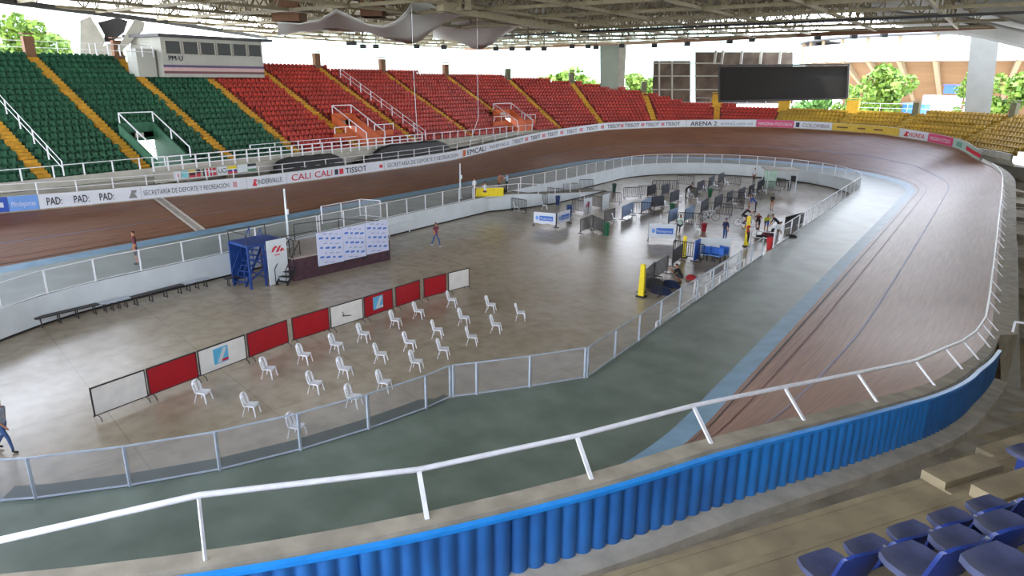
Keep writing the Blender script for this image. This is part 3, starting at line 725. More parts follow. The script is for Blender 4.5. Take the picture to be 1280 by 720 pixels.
for k in range(0, 21):
    r = RF+TR*k+.42; z = ZF+RI*k
    # arc
    key = 24.5; 
    while key < 250:
        step = math.degrees(PITCH_S/r) if key < 180 else PITCH_S
        key += step
        if k >= nrow(key) or in_vom(key, k) or any(a-.8*(1 if key > 180 else math.degrees(1/r)) < key < b+.8*(1 if key > 180 else math.degrees(1/r)) and r0 <= k < r1+1 for a, b, r0, r1 in VOM): continue
        if is_aisle(key, r, .58): continue
        if bare[0] and abs(key-bare[0][0])*math.radians(r) < 3.2 and abs(r-bare[0][1]) < .5: continue
        if key > 231 and k in (1, 3): 
            if key < AK[0]+ .0 or (k == 1 and key < 250 and key > AK[0] and key < AK[-1]): continue
        s = st_key(key); p = sp(s, r, z); q = pj(p+Vector((0, 0, .5)))
        if not (-15 < q[0] < 1295 and 40 < q[1] < 300): continue
        cl_ = 'green' if key > KG else ('red' if key > KY else 'yellow')
        seats.append([cl_, q[2], key, k, p, math.atan2(s[3], s[2])-math.pi/2, q])
print('seats', len(seats))
# hidden ones behind the banner boards do not count as nearest in view
def board_hides(s):
    if s[2] > 180: return s[3] < 0
    return s[3] < 3
mats_s = {'green': M_green, 'red': M_red, 'yellow': M_yel}
me_s = {}
for c_ in mats_s:
    me = bpy.data.meshes.new('stadium_seat'); me.from_pydata(SV, [], SF); me.materials.append(mats_s[c_]); me_s[c_] = me
def ordinal(n):
    return '%d%s' % (n, 'th' if 10 <= n % 100 <= 20 else {1: 'st', 2: 'nd', 3: 'rd'}.get(n % 10, 'th'))
AKS = sorted(AK+[24, 260])
vis = sorted([s for s in seats if not board_hides(s) and 4 < s[6][0] < 1276], key=lambda s: s[1]); N_BLUE = 10
near = vis[:300-N_BLUE]; ids = set(id(s) for s in near); blocks = {}
for s in near: blocks.setdefault((sum(1 for a in AKS if a < s[2]), s[3]), []).append(s)
for (b, k), lst in blocks.items():
    lst.sort(key=lambda s: s[6][0]); allrow = sorted([s for s in seats if s[3] == k and sum(1 for a in AKS if a < s[2]) == b], key=lambda s: s[6][0])
    for s in lst:
        n = allrow.index(s)+1; o = bpy.data.objects.new('stadium_seat', me_s[s[0]]); COL.objects.link(o)
        o.location = s[4]; o.rotation_euler = (0, 0, s[5])
        tag(o, '%s seat, %s row up, %s along, %s block from the left' % (s[0], ordinal(k+1), ordinal(n), ordinal(len(AKS)-b)), 'seat', 'seats of the stand nearest the camera')
mb = MB(); order = ['green', 'red', 'yellow']
for s in seats:
    if id(s) in ids: continue
    R = Matrix.Rotation(s[5], 3, 'Z'); mb.add([R@Vector(v)+s[4] for v in SV], SF, order.index(s[0]))
o = mb.build('stadium_seats', [mats_s[c] for c in order]); tag(o, 'remaining rows of green, red and yellow plastic seats climbing the stands', 'seats', kind='stuff')
# ------------------------------------------------------------------ entrances cut into the stand
def vomitory(a, b, r0, r1, m, label, low=False):
    s0, s1 = st_key(a), st_key(b); sm = st_key((a+b)/2); R0 = RF+TR*r0; R1 = RF+TR*r1; z0 = ZF-.2; c = sp(sm, R0, ZF)
    root = empty('stand_entrance', c, 0, label, 'entrance'); zt = ZF+RI*r1+.3
    for nm, s_ in (('side_wall', s0), ('side_wall', s1)):
        mb = MB(); P = [sp(s_, R0, z0-.1)-c, sp(s_, R1, z0-.1)-c, sp(s_, R1, zt+.4)-c, sp(s_, R0+.2, ZF+.75)-c]
        t = (sp(s1, R0, 0)-sp(s0, R0, 0)).normalized()*.14
        mb.add(P+[p+t for p in P], [(0, 1, 2, 3), (7, 6, 5, 4), (0, 3, 7, 4), (3, 2, 6, 7), (1, 5, 6, 2)]); mb.build(nm, m, root)
    mb = MB(); A, B = sp(s0, R1, 0)-c, sp(s1, R1, 0)-c; up = lambda p, z: Vector((p.x, p.y, z-c.z)); nn = Vector((sm[2], sm[3], 0))*.15
    hi = ZF+1.75
    mb.add([up(A, hi), up(B, hi), up(B, zt+.4), up(A, zt+.4), up(A, hi)+nn, up(B, hi)+nn, up(B, zt+.4)+nn, up(A, zt+.4)+nn], [(0, 1, 2, 3), (7, 6, 5, 4), (0, 4, 5, 1), (3, 2, 6, 7)]); mb.build('lintel_wall', m, root)
    mb = MB(); L1 = A.lerp(B, .5); 
    mb.add([up(A.lerp(B, .35), hi+.25)-nn*.1, up(A.lerp(B, .62), hi+.25)-nn*.1, up(A.lerp(B, .62), hi+.6)-nn*.1, up(A.lerp(B, .35), hi+.6)-nn*.1], [(0, 1, 2, 3)]); mb.build('sign_plate', M_concl, root)
    mb = MB(); E0, E1 = sp(s0, R0+.2, 0)-c, sp(s1, R0+.2, 0)-c; g = .75
    for p, q, z1, z2 in ((up(A, zt+.4+g), up(B, zt+.4+g), 0, 0), (up(A, zt+.4+g), up(E0, ZF+.75+g), 0, 0), (up(B, zt+.4+g), up(E1, ZF+.75+g), 0, 0)): mb.beam(p, q, .07)
    mb.build('rail', M_rail, root)
    for p in (up(A, zt+.4+g/2), up(B, zt+.4+g/2), up(E0, ZF+.75+g/2), up(E1, ZF+.75+g/2), up(A.lerp(E0, .5), (zt+ZF+1.15)/2+g/2), up(B.lerp(E1, .5), (zt+ZF+1.15)/2+g/2)):
        q = MB(); q.beam(p-Vector((0, 0, g/2)), p+Vector((0, 0, g/2)), .07); q.build('post', M_rail, root)
    mb = MB(); mb.loft([[sp(s0, R0, z0)-c, sp(s0, R1+8, z0)-c], [sp(s1, R0, z0)-c, sp(s1, R1+8, z0)-c]]); mb.build('landing', M_conc, root)
    return root
vc = ('green', 'orange', 'orange')
vomitory(*VOM[0], mat('wall_green', (46, 96, 70), .7, .1, 2), 'green walled entrance with white railings and bright doorway in the green seats')
vomitory(*VOM[1], M_orange, 'orange walled entrance above the right end of the white balcony')
vomitory(*VOM[2], M_orange, 'smaller orange walled entrance among red seats where the bend begins')
for (a, b, r0, r1), nm in ((VOM[1], 'above the balcony end'), (VOM[2], 'where the bend begins')):     # orange flank walls
    for j, (ka, kb) in enumerate(((a-2.6*(1 if a > 180 else 1.6), a), (b, b+2.6*(1 if a > 180 else 1.6)))):
        sA, sB = st_key(ka), st_key(kb); c = sp(st_key((ka+kb)/2), RF+1.2, ZF+.3); mb = MB()
        P = [sp(sA, RF+1.6, ZF-.2), sp(sB, RF+1.6, ZF-.2), sp(sB, RF+1.6, ZF+1.5), sp(sA, RF+1.6, ZF+1.5)]; P = [p-c for p in P]; Q = [p+Vector((st_key(ka)[2], st_key(ka)[3], 0))*.2 for p in P]
        root = empty('low_wall', c, 0, 'orange low wall %s of the orange entrance %s' % (('right', 'left')[j], nm), 'wall')
        mb.add(P+Q, [(0, 1, 2, 3), (7, 6, 5, 4), (3, 2, 6, 7), (0, 3, 7, 4), (1, 5, 6, 2)]); mb.build('wall_face', M_orange, root)
        mb = MB(); mb.beam(P[3]+Vector((0, 0, .55)), P[2]+Vector((0, 0, .55)), .07)
        mb.build('rail', M_rail, root)
        for f in (0, .5, 1): q = MB(); p = P[3].lerp(P[2], f); q.beam(p, p+Vector((0, 0, .55)), .07); q.build('post', M_rail, root)
# railings on the stand front and along stairs
def rail_line(pts, label, hs=(.5, .95), bay=1.6, r=.03, name='stand_railing', m=None):
    L = Line(pts); c = L.ev(L.L/2).copy(); root = empty(name, c, 0, label, 'railing'); n = max(1, round(L.L/bay)); P = [L.ev(L.L*k/n)-c for k in range(n+1)]
    for h in hs:
        a = MB(); a.tube([p+Vector((0, 0, h)) for p in P], r, 5); a.build('rail', m or M_rail, root)
    for p in P: a = MB(); a.beam(p, p+Vector((0, 0, hs[-1])), r*2.4); a.build('post', m or M_rail, root)
    return root
def ys(y): return st_key(180+Y1-y)
rail_line([sp(ys(y), RF-.03, ZF+.25) for y in (26.2, 20, 14, 8)], 'pale railing along the front of the lowest green rows at far left', hs=(.75,), bay=1.9)
rail_line([sp(st_key(k), RF-.03, ZF+.25) for k in (196, 190, 184, 178, 172)], 'pale railing along the front of the red rows right of the balcony', hs=(.7,), bay=1.3)
k_ = AK[-1]-.9
rail_line([sp(st_key(k_), RF+.1, ZF+.3), sp(st_key(k_), RF+9, ZF+4.8)], 'white stair railing sloping down the leftmost yellow aisle', hs=(.5, .95), bay=2.0)
k_ = AK[4]-.9
rail_line([sp(st_key(k_), RF+.1, ZF+.3), sp(st_key(k_), RF+12.5, ZF+6.4)], 'long white stair railing sloping down through the red seats', hs=(.5, .95), bay=1.7)
# ------------------------------------------------------------------ balcony with flags, tarpaulins below
XB = -48.75
fa, fb = at_x(192, 211, XB), at_x(528, 183, XB)
zt0, yb0, yb1 = (fa.z+fb.z)/2, fa.y, fb.y
print('balcony', fa, fb)
c = Vector((XB, (yb0+yb1)/2, zt0)); root = empty('balcony', c, 0, 'long white balcony projecting in front of the green and red seats', 'balcony')
mb = MB(); mb.box((0, 0, -.4), (.15, yb1-yb0, .8)); mb.build('fascia', M_concl, root)
mb = MB(); mb.box((-1.1, 0, -.1), (2.2, yb1-yb0, .2)); mb.build('deck', M_conc, root)
for x_ in (.35,): 
    for h in (.35, .65, 1.0): a = MB(); a.beam((0, -(yb1-yb0)/2, h), (0, (yb1-yb0)/2, h), .07); a.build('rail', M_rail, root)
n = 26
for k in range(n+1): a = MB(); y = -(yb1-yb0)/2+(yb1-yb0)*k/n; a.beam((0, y, 0), (0, y, 1.0), .09); a.build('post', M_rail, root)
for k in range(4): a = MB(); y = -(yb1-yb0)/2+1+(yb1-yb0-2)*k/3; a.box((-.9, y, -1.3), (.5, .6, 1.6)); a.build('bracket', M_concl, root)
rail_line([Vector((XB-1.6, y, zt0)) for y in (yb0+9, yb0+16, yb0+21)], 'second pale railing at the back of the white balcony', hs=(.8, 1.15), bay=2.2)
# flags on the fascia
fl = [(217.5, 226, [M_white, M_tred], 'dot', 'white flag with red centre, leftmost on the balcony'), (227, 235, [mat('flag_aqua', (130, 200, 210), .5)], 'one', 'pale aqua flag on the balcony'), (236.5, 244, [M_by, M_maroon, M_tred], 'h', 'yellow, dark and red striped flag beside the aqua one'), (246, 250.5, [M_dark, M_tred], 'h', 'small dark flag on the balcony'), (254, 257.5, [M_text, M_white], 'v', 'narrow dark and white flag on the balcony'), (258.5, 262, [M_tred, M_white], 'v', 'narrow red and white flag on the balcony'), (262.5, 270, [mat('flag_crimson', (196, 60, 76), .5)], 'cross', 'red flag with pale cross on the balcony'), (285, 295.5, [M_yellow, mat('flag_blue', (50, 70, 150), .5), M_tred], 'h3', 'yellow, blue and red flag beside the white sign'), (297, 309, [M_white], 'one', 'white flag on the balcony'), (310, 320, [M_text, M_white, mat('flag_grn', (90, 140, 110), .5)], 'h', 'striped dark and white flag, rightmost on the balcony')]
def pbal(px, dz): 
    lo, hi = yb0, yb1
    for _ in range(30):
        mid = (lo+hi)/2
        if pj((XB+.1, mid, zt0-.4))[0] < px: lo = mid
        else: hi = mid
    return Vector((XB+.1, lo, zt0+dz))
for x0, x1, ms, st_, lab in fl:
    p, q = pbal(x0, -.7), pbal(x1, -.7); h = .58; c = (p+q)/2; w_ = (q-p).length; mb = MB(); n = len(ms)
    if st_ in ('h', 'h3', 'dot', 'one', 'cross'):
        hs = [0, .5, .75, 1] if st_ == 'h3' else [k/n for k in range(n+1)] if st_ == 'h' else [0, 1]
        for k in range(len(hs)-1): mb.box((0, 0, h*(1-(hs[k]+hs[k+1])/2)), (.03, w_, h*(hs[k+1]-hs[k])), mi=min(k, n-1))
        if st_ == 'dot': mb.box((.02, 0, h/2), (.02, w_*.3, h*.4), mi=1)
        if st_ == 'cross':
            ms = ms+[M_white]; mb.box((.02, 0, h/2), (.02, w_, h*.13), mi=1); mb.box((.02, -w_*.15, h/2), (.02, w_*.09, h), mi=1)
    else:
        for k in range(n): mb.box((0, -w_/2+w_*(k+.5)/n, h/2), (.03, w_/n, h), mi=k)
    o = mb.build('flag', ms); o.location = c; tag(o, lab, 'flag', 'flags on the balcony front')
p, q = pbal(272, -.7), pbal(284, -.7); mb = MB(); mb.box((0, 0, .29), (.03, (q-p).length, .58)); o = mb.build('sign', M_white); o.location = (p+q)/2
tag(o, 'white sign with dark UCI lettering between the flags', 'sign'); mb = MB(); flat_text(mb, 'UCI', (.03, -(q-p).length*.42, .12), (0, 1, 0), (0, 0, 1), .36, width=(q-p).length*.8, bold=.02); mb.build('lettering', M_text, o)
def tarp(pxs, x, label, dep=2.2):
    """covered mound: pxs = silhouette corners in the photo at plane x"""
    x += 1.75; dep *= .55; P = [at_x(a, b, x) for a, b in pxs]; y0 = min(p.y for p in P); y1 = max(p.y for p in P); z1 = max(p.z for p in P); z0 = min(p.z for p in P)
    mb = MB(); n = 16; rows = []
    for k in range(n+1):
        f = k/n; y = y0+(y1-y0)*f; e = min(1, 6*min(f, 1-f))**.6; h = (z1-z0)*(.75+.25*e+.015*math.sin(k*1.9)); wv = dep*(.8+.2*e)
        rows.append([Vector((x+wv/2*1.15, y, z0)), Vector((x+wv/2, y, z0+h*.6)), Vector((x+wv*.3, y, z0+h*.95)), Vector((x-wv*.3, y, z0+h)), Vector((x-wv/2, y, z0+h*.5)), Vector((x-wv/2*1.1, y, z0))])
    mb.loft(rows); mb.add(rows[0], [(5, 4, 3, 2, 1, 0)]); mb.add(rows[-1], [(0, 1, 2, 3, 4, 5)])
    return tag(mb.build('tarpaulin_cover', M_tarp), label, 'cover')
tarp([(343, 199), (428, 219)], -49.6, 'large black tarpaulin cover lying under the balcony on the left', 1.8)
tarp([(452, 196), (485, 211)], -49.4, 'small black tarpaulin cover between the two larger ones', 1.2)
tarp([(468, 183), (560, 203)], -49.9, 'long black tarpaulin cover under the right end of the balcony', 1.6)
for i, (x0, x1) in enumerate(((12, 30), (205, 232), (240, 268))):
    pass
mb = MB()
for y in (yb0-6, yb0-2, yb0+2.5, yb0+6.5, yb0+10): mb.box((-49.9, y, 3.1), (.5, .7, 2.4))
struct(mb, 'wall_under_stand_piers', M_conc)
# ------------------------------------------------------------------ press booth
XP = -60.2
b0, b1, t0_, t1_ = at_x(206, 94, XP), at_x(331, 99, XP), at_x(206, 45, XP), at_x(331, 54, XP)
print('booth', b0, b1, t0_, t1_)
zb_, zt_ = (b0.z+b1.z)/2, (t0_.z+t1_.z)/2; W_ = b1.y-b0.y; Hh = zt_-zb_; c = Vector((XP, (b0.y+b1.y)/2, zb_))
root = empty('press_booth', c, 0, 'white press booth with six dark windows and striped base above the stand', 'booth')
mb = MB(); M_bth = mat('booth_white', (168, 168, 158), .6, .05, 1); mb.box((-2.5, 0, Hh/2), (5, W_, Hh)); mb.build('wall', M_bth, root)
mb = MB(); mb.box((-2.1, 0, Hh+.12), (6.0, W_+1.2, .24)); mb.build('roof', M_dark, root)
pu = mat('stripe_purple', (86, 62, 104), .5, .05); pk = mat('stripe_pink', (206, 160, 160), .5, .05); mr = mat('stripe_maroon', (104, 52, 60), .5, .05)
for z, m_ in ((.92, pu), (.66, pk), (.4, mr)): mb = MB(); mb.box((.03, 0, z), (.06, W_, .2)); mb.build('stripe', m_, root)
for k in range(6):
    y = -W_/2+W_*(.02+k*.1625)+.1; mb = MB(); mb.box((.02, y+W_*.07, Hh*.75), (.08, W_*.135, Hh*.32)); wn = mb.build('window', M_glass, root)
    mb = MB(); yy0, yy1, za, zb2 = y, y+W_*.14, Hh*.58, Hh*.92
    for p, q in (((.07, yy0, za), (.07, yy1, za)), ((.07, yy0, zb2), (.07, yy1, zb2)), ((.07, yy0, za), (.07, yy0, zb2)), ((.07, yy1, za), (.07, yy1, zb2))): mb.beam(p, q, .08)
    mb.build('frame', M_concl, wn)
mb = MB(); flat_text(mb, 'PM-U', (.05, -W_/2+W_*.05, Hh*.42), (0, 1, 0), (0, 0, 1), .42, bold=.03); mb.build('lettering', M_text, root)
mb = MB(); mb.box((-1.6, -W_/2-1.0, Hh*.35), (1.6, 1.6, Hh*.7)); mb.build('side_cabin', M_bth, root)
rail_line([Vector((XP-.3, b0.y-.6, 12.3)), Vector((XP-.3, b0.y-5.2, 12.3))], 'pale walkway railing left of the press booth', hs=(.4, .9), bay=.9)
rail_line([Vector((-66.2, y, 12.2)) for y in (b0.y-.5, 34, 20)], 'thin railing along the top of the green seats', hs=(.7, 1.2), bay=2.5, r=.02)
# ------------------------------------------------------------------ columns
def column(pxb, pxt, dist, depth, m, label, rz=0, name='concrete_column'):
    """pxb/pxt = (x left, x right, y) at foot and head"""
    bl_, br_ = at_d(pxb[0], pxb[2], dist), at_d(pxb[1], pxb[2], dist); tl, tr = at_d(pxt[0], pxt[2], dist), at_d(pxt[1], pxt[2], dist)
    dv = Vector((bl_.x+br_.x, bl_.y+br_.y, 0)).normalized()*depth; mb = MB()
    f = (bl_.z+2)/max(.1, tl.z-bl_.z); bl2 = bl_+(bl_-tl)*f; br2 = br_+(br_-tr)*f; bl2.z = br2.z = -2
    V = [bl2, br2, br2+dv, bl2+dv, tl, tr, tr+dv, tl+dv]; c = sum(V[:4], Vector())/4; 
    mb.add([v-c for v in V], [(0, 1, 5, 4), (1, 2, 6, 5), (2, 3, 7, 6), (3, 0, 4, 7), (4, 5, 6, 7), (3, 2, 1, 0)]); o = mb.build(name, m); o.location = c
    return tag(o, label, 'column')
M_colg = mat('column_green_grey', (150, 160, 146), .8, .06, .4)
column((750.5, 772, 120), (750, 773, 56), 107, 4, M_colg, 'large concrete roof column behind the red seats, left of the boards')
column((771.5, 779.5, 122), (772.5, 783, 55), 108.2, 3, M_concl, 'pale narrow right face of the large roof column behind the red seats', name='column_face')  # right face of the same column, built apart in a paler concrete
column((1205, 1238, 141), (1214, 1250, 40), 104, 4, mat('column_grey', (112, 112, 106), .85, .08, .5), 'wide pale concrete column rising behind the yellow seats at right')
# slanted concrete supports at upper left
def slab(pxs, dist, th, m): 
    mb = MB(); P = [at_d(a, b, dist) for a, b in pxs]; c = sum(P, Vector())/len(P); dv = Vector((c.x, c.y, 0)).normalized()*th; n = len(P)
    V = [p-c for p in P]+[p-c+dv for p in P]; mb.add(V, [tuple(range(n)), tuple(range(2*n-1, n-1, -1))]+[(k, n+k, n+(k+1) % n, (k+1) % n) for k in range(n)]); return mb, c
mb, c = slab([(100, 26), (113, 20), (131, 50), (128, 58), (142, 52), (153, 66), (158, 71), (100, 71)], 74, 2.5, None); o = mb.build('concrete_support', M_concl); o.location = c; tag(o, 'broad pale concrete support at upper left with a notched top', 'support')
mb, c = slab([(146, 62), (168, 24), (181, 28), (180, 36), (149, 66)], 72, 2.2, None); o = mb.build('concrete_strut', M_concl); o.location = c; tag(o, 'pale slanting concrete strut leaning right toward the press booth', 'strut')
mb, c = slab([(122, 28), (146, 22), (160, 26), (155, 40), (140, 52), (129, 52), (131, 44)], 75.5, 1.5, None); o = mb.build('steel_bracket', M_dark); o.location = c; tag(o, 'dark steel bracket between the two pale concrete supports', 'bracket')
# ------------------------------------------------------------------ roof
ZC, ZD = 16.5, 19.0
poly = [(-62, -26), (-66, 20), (-78, 44), (-96, 70), (-96, 120), (-60, 112), (-11, 94), (30, 80), (64, 66), (64, -8), (0, -8), (-30, -14)]
mb = MB(); mb.prism(poly, ZD+.1, ZD+.35); struct(mb, 'ceiling', M_roof)
mb = MB(); mb.prism([(14, 88), (30, 80.5), (64, 66.5), (90, 90), (60, 125), (22, 115)], ZD+.1, ZD+.35); struct(mb, 'sweep_sun_blocker', M_roof)  # unseen slab added to keep the sun off the wide right column
def inside(x, y):
    r = False; n = len(poly)
    for i in range(n):
        (xa, ya), (xb, yb) = poly[i], poly[(i+1) % n]
        if (ya > y) != (yb > y) and x < (xb-xa)*(y-ya)/(yb-ya)+xa: r = not r
    return r
def truss(p, d, n, mod, label, grp, tc=.17, tw=.11, zc=ZC, zd=ZD):
    """warren truss starting at p going direction d for n modules"""
    root = empty('roof_truss', p, 0, label, 'truss', grp); d = Vector(d)
    a = MB(); a.beam((0, 0, 0), d*mod*n, tc*1.5); a.build('lower_chord', M_truss, root)
    a = MB(); a.beam((0, 0, zd-zc), d*mod*n+Vector((0, 0, zd-zc)), tc*1.3); a.build('upper_chord', M_truss, root)
    a = MB(); up = Vector((0, 0, zd-zc))
    for k in range(n): a.beam(d*mod*k, d*mod*(k+.5)+up, tw); a.beam(d*mod*(k+1), d*mod*(k+.5)+up, tw); a.beam(d*mod*k, d*mod*k+up, tw*.9)
    a.build('web', M_truss, root)
nt_ = 0
for x in range(-94, 30, 8):
    run = [y for y in range(20, 122, 4) if inside(x, y) and (math.hypot(x, y) > 45) and pj((x, y, ZC))[0] > -150 and pj((x, y, ZC))[0] < 1400 and pj((x, y, ZC))[2] > 5]
    if len(run) > 2: truss((x, run[0], ZC), (0, 1, 0), len(run)-1, 4, 'pale steel lattice truss under the roof running away from the camera', 'roof trusses running away'); nt_ += 1
for y in range(26, 122, 8):
    run = [x for x in range(-96, 44, 4) if inside(x, y) and math.hypot(x, y) > 45 and pj((x, y, ZC))[2] > 5 and -150 < pj((x, y, ZC))[0] < 1400]
    if len(run) > 2: truss((run[0], y, ZC), (1, 0, 0), len(run)-1, 4, 'pale steel lattice truss crossing under the roof from side to side', 'roof trusses crossing'); nt_ += 1
def edge_beam(pts, m, th, label, name='roof_edge_beam'):
    c = Vector(pts[len(pts)//2]); mb = MB()
    for a, b in zip(pts, pts[1:]): mb.beam(Vector(a)-c, Vector(b)-c, th)
    o = mb.build(name, m); o.location = c; return tag(o, label, 'beam')
edge_beam([(-66, 22, ZC-.1), (-78, 44, ZC-.1), (-96, 70, ZC-.1)], M_dark, .45, 'dark edge beam of the roof running above the green seats')
edge_beam([(-96, 119, ZC), (-60, 111.5, ZC), (-11, 93.5, ZC), (30, 80, ZC)], M_brown, .5, 'brownish edge beam along the far side of the roof')
edge_beam([(-58, 79, ZC-.3), (-40, 75, ZC-.3), (-21, 72.5, ZC-.3), (-6, 70.5, ZC-.3), (8, 69, ZC-.3)], M_black, .22, 'thin black cable walkway slung under the roof', 'cable_walkway')
edge_beam([(-38, 44, ZC-.3), (-42, 66, ZC-.3), (-44, 78, ZC-.3)], M_truss, .6, 'heavy pale box beam under the middle of the roof', 'box_beam')
for i, (x0, x1, y1, dist, m_, lab) in enumerate([(684, 701, 26, 74, M_truss, 'pale square duct hanging from the roof left of centre'), (736, 752, 33, 86, M_truss, 'pale square duct beside the head of the large column'), (567, 577, 14, 60, M_truss, 'narrow pale duct left of the paired duct'), (581, 589, 13, 60, M_truss, 'narrow pale duct near the tip of the grey membrane'), (453, 480, 21, 70, M_brown, 'brown box hanging above the grey membrane'), (345, 380, 27, 75, M_brown, 'brown box under the roof at the left end of the membrane')]):
    a, b = at_d(x0, y1, dist), at_d(x1, y1, dist); wv = (b-a).length; cx_ = (a+b)/2; mb = MB(); hh = ZD-a.z
    mb.box((0, 0, hh/2), (wv, wv, hh), rz=YAW); mb.box((0, 0, .06), (wv+.12, wv+.12, .12), rz=YAW); o = mb.build('roof_duct', m_); o.location = (cx_.x, cx_.y, a.z); tag(o, lab, 'duct')
# floodlights under the far edge
fl_px = [(480, 38), (442, 54), (437, 54), (454, 58), (521, 58), (470, 58), (555, 59), (735, 58), (715, 58), (818, 57), (859, 55), (912, 52), (940, 50), (1022, 47), (1067, 46), (1105, 44), (777, 57), (745, 59), (640, 61), (620, 61), (660, 61), (680, 61)]
for i, (a, b) in enumerate(fl_px):
    p = at_d(a, b, 99 if a > 700 else 92); mb = MB(); mb.box((0, 0, 0), (.7, .55, .5), rz=YAW); mb.beam((0, 0, .2), (0, 0, ZD+.08-p.z), .06); o = mb.build('floodlight', M_black); o.location = p
    tag(o, 'small dark floodlight hanging under the far edge of the roof', 'floodlight', 'floodlights under the roof edge')
# grey membranes
def membrane(rows, label, m=M_sail, th=.06, name='tensile_membrane'):
    c = rows[len(rows)//2][len(rows[0])//2].copy(); mb = MB(); R = [[p-c for p in r] for r in rows]; mb.loft(R); o = mb.build(name, m, smooth=True); o.location = c
    md = o.modifiers.new('thickness', 'SOLIDIFY'); md.thickness = th; return tag(o, label, 'membrane')
def strip(top, bot, dt, db, n=5):
    rows = []
    for j in range(n+1):
        f = j/n; rows.append([at_d(a[0]+(b[0]-a[0])*f, a[1]+(b[1]-a[1])*f, dt+(db-dt)*f) for a, b in zip(top, bot)])
    return rows
membrane(strip([(347, 27), (375, 29), (400, 24), (420, 11), (440, 20), (460, 30), (480, 32), (496, 25), (508, 13), (516, 0), (530, 0), (545, 8), (565, 14), (584, 15)], [(347, 44), (375, 39), (400, 38), (420, 38), (440, 39), (460, 40), (480, 47), (496, 51), (508, 54), (516, 54), (526, 50), (540, 38), (558, 26), (584, 16)], 66, 72), 'large grey tensile membrane with two peaks hanging below the roof')
membrane(strip([(541, 36), (560, 30), (585, 25), (600, 21), (618, 22), (632, 28), (648, 27), (655, 28)], [(541, 47), (560, 49), (575, 52), (590, 60), (602, 61), (616, 54), (630, 43), (656, 29)], 84, 90), 'smaller grey tensile membrane behind and right of the large one')
# right sweep
lower = [(1042, 0), (1060, 9), (1085, 17), (1110, 25), (1140, 33), (1170, 38), (1200, 41), (1230, 45), (1258, 52), (1300, 62)]
ridge = [(1050, -6), (1068, -1), (1090, 5), (1115, 9), (1145, 12.5), (1172, 12.5), (1200, 14), (1232, 22), (1262, 29), (1305, 38)]
upper = [(1056, -22), (1075, -22), (1100, -20), (1130, -18), (1160, -14), (1190, -8), (1215, 0), (1245, 12), (1270, 22), (1310, 33)]
rw = strip(ridge, lower, 88, 98, 5)
membrane(rw, 'smooth grey underside of the concrete roof sweep at upper right', th=.3, name='roof_sweep', m=mat('sweep_low', (112, 112, 110), .7, .05, .4))
r2 = strip(upper, ridge, 80, 88, 4); membrane(r2, 'second grey band of the roof sweep above its painted ridge highlight', th=.3, name='roof_sweep', m=mat('sweep_grey', (128, 128, 126), .6, .04, .4))
E_ = [at_d(a, b, 87.6) for a, b in ridge]; edge_beam(E_, M_white, .28, 'painted pale highlight line on the ridge of the roof sweep at upper right', 'ridge_highlight')  # highlight on the sweep's ridge, modelled as a white bar
mcor = [(1190, -30), (1215, -25), (1250, -20), (1285, -15), (1320, -10)]; mlow = [(1204, 12), (1226, 18), (1250, 20), (1280, 27), (1320, 36)]
rows = []; N = 26
for j in range(N+1):
    f = j/N; rows.append([at_d(a[0]+(b[0]-a[0])*f, a[1]+(b[1]-a[1])*f, 70+8*f)+Vector((0, 0, .16*(j % 2))) for a, b in zip(mcor, mlow)])
membrane(rows, 'white ribbed metal roofing at the top right corner', m=mat('metal_white', (214, 222, 222), .4, .04, 1), th=.04, name='ribbed_roofing')
# ------------------------------------------------------------------ billboards and screen on the far rim
def board_box(pxs, dist, th, m, label, name, cat): 
    mb, c = slab(pxs, dist, th, m); o = mb.build(name, m); o.location = c; return tag(o, label, cat), c
M_bb = mat('billboard_brown', (112, 98, 82), .8, .25, .6, rgb2=(80, 68, 58))
o, c = board_box([(817, 76), (863, 76), (863, 130), (815, 129)], 108, .5, M_bb, 'brown weathered billboard left of the dark screen', 'billboard', 'billboard')
for y0 in (79, 95, 112, 128): a = MB(); a.beam(at_d(814, y0, 107.6)-c, at_d(868, y0, 107.6)-c, .16); a.build('frame_bar', M_concl, o)
for x0 in (824, 840): a = MB(); a.beam(at_d(x0, 76, 107.6)-c, at_d(x0, 130, 107.6)-c, .2); a.build('frame_bar', M_concl, o)
o, c = board_box([(869, 65), (991, 65), (991, 130), (869, 130)], 108, .5, M_bb, 'larger brown billboard standing partly behind the dark screen', 'billboard', 'billboard')
for y0 in (79, 95, 112, 129): a = MB(); a.beam(at_d(868, y0, 107.6)-c, at_d(902, y0, 107.6)-c, .16); a.build('frame_bar', M_concl, o)
for x0 in (895, 904, 928, 952, 976): a = MB(); a.beam(at_d(x0, 63, 107.4)-c, at_d(x0-2, 80, 107.4)-c, .3); a.build('frame_bar', M_concl, o)
o, c = board_box([(900, 84), (1060, 82), (1058, 122), (900, 126)], 103, 1.2, mat('screen_dark', (34, 31, 27), .85, .1, .3), 'long dark electronic screen hanging above the far rim of seats', 'screen', 'screen')
a = MB()
for p, q in (((898, 82.5), (1062, 80.5)), ((898, 127), (1060, 123)), ((899, 82), (899, 127)), ((1061, 81), (1059, 123))): a.beam(at_d(*p, 102.8)-c, at_d(*q, 102.8)-c, .22)
a.build('frame', M_dark, o)
rail_line([at_d(a, b, 106) for a, b in ((866, 132), (920, 133), (980, 134))], 'thin railing behind the seats below the dark screen', hs=(.5, 1.1), bay=2.5, r=.03)
rail_line([at_d(a, b, 106) for a, b in ((1066, 140), (1140, 142), (1205, 143))], 'thin railing behind the yellow seats left of the wide column', hs=(.6, 1.2), bay=3, r=.02)
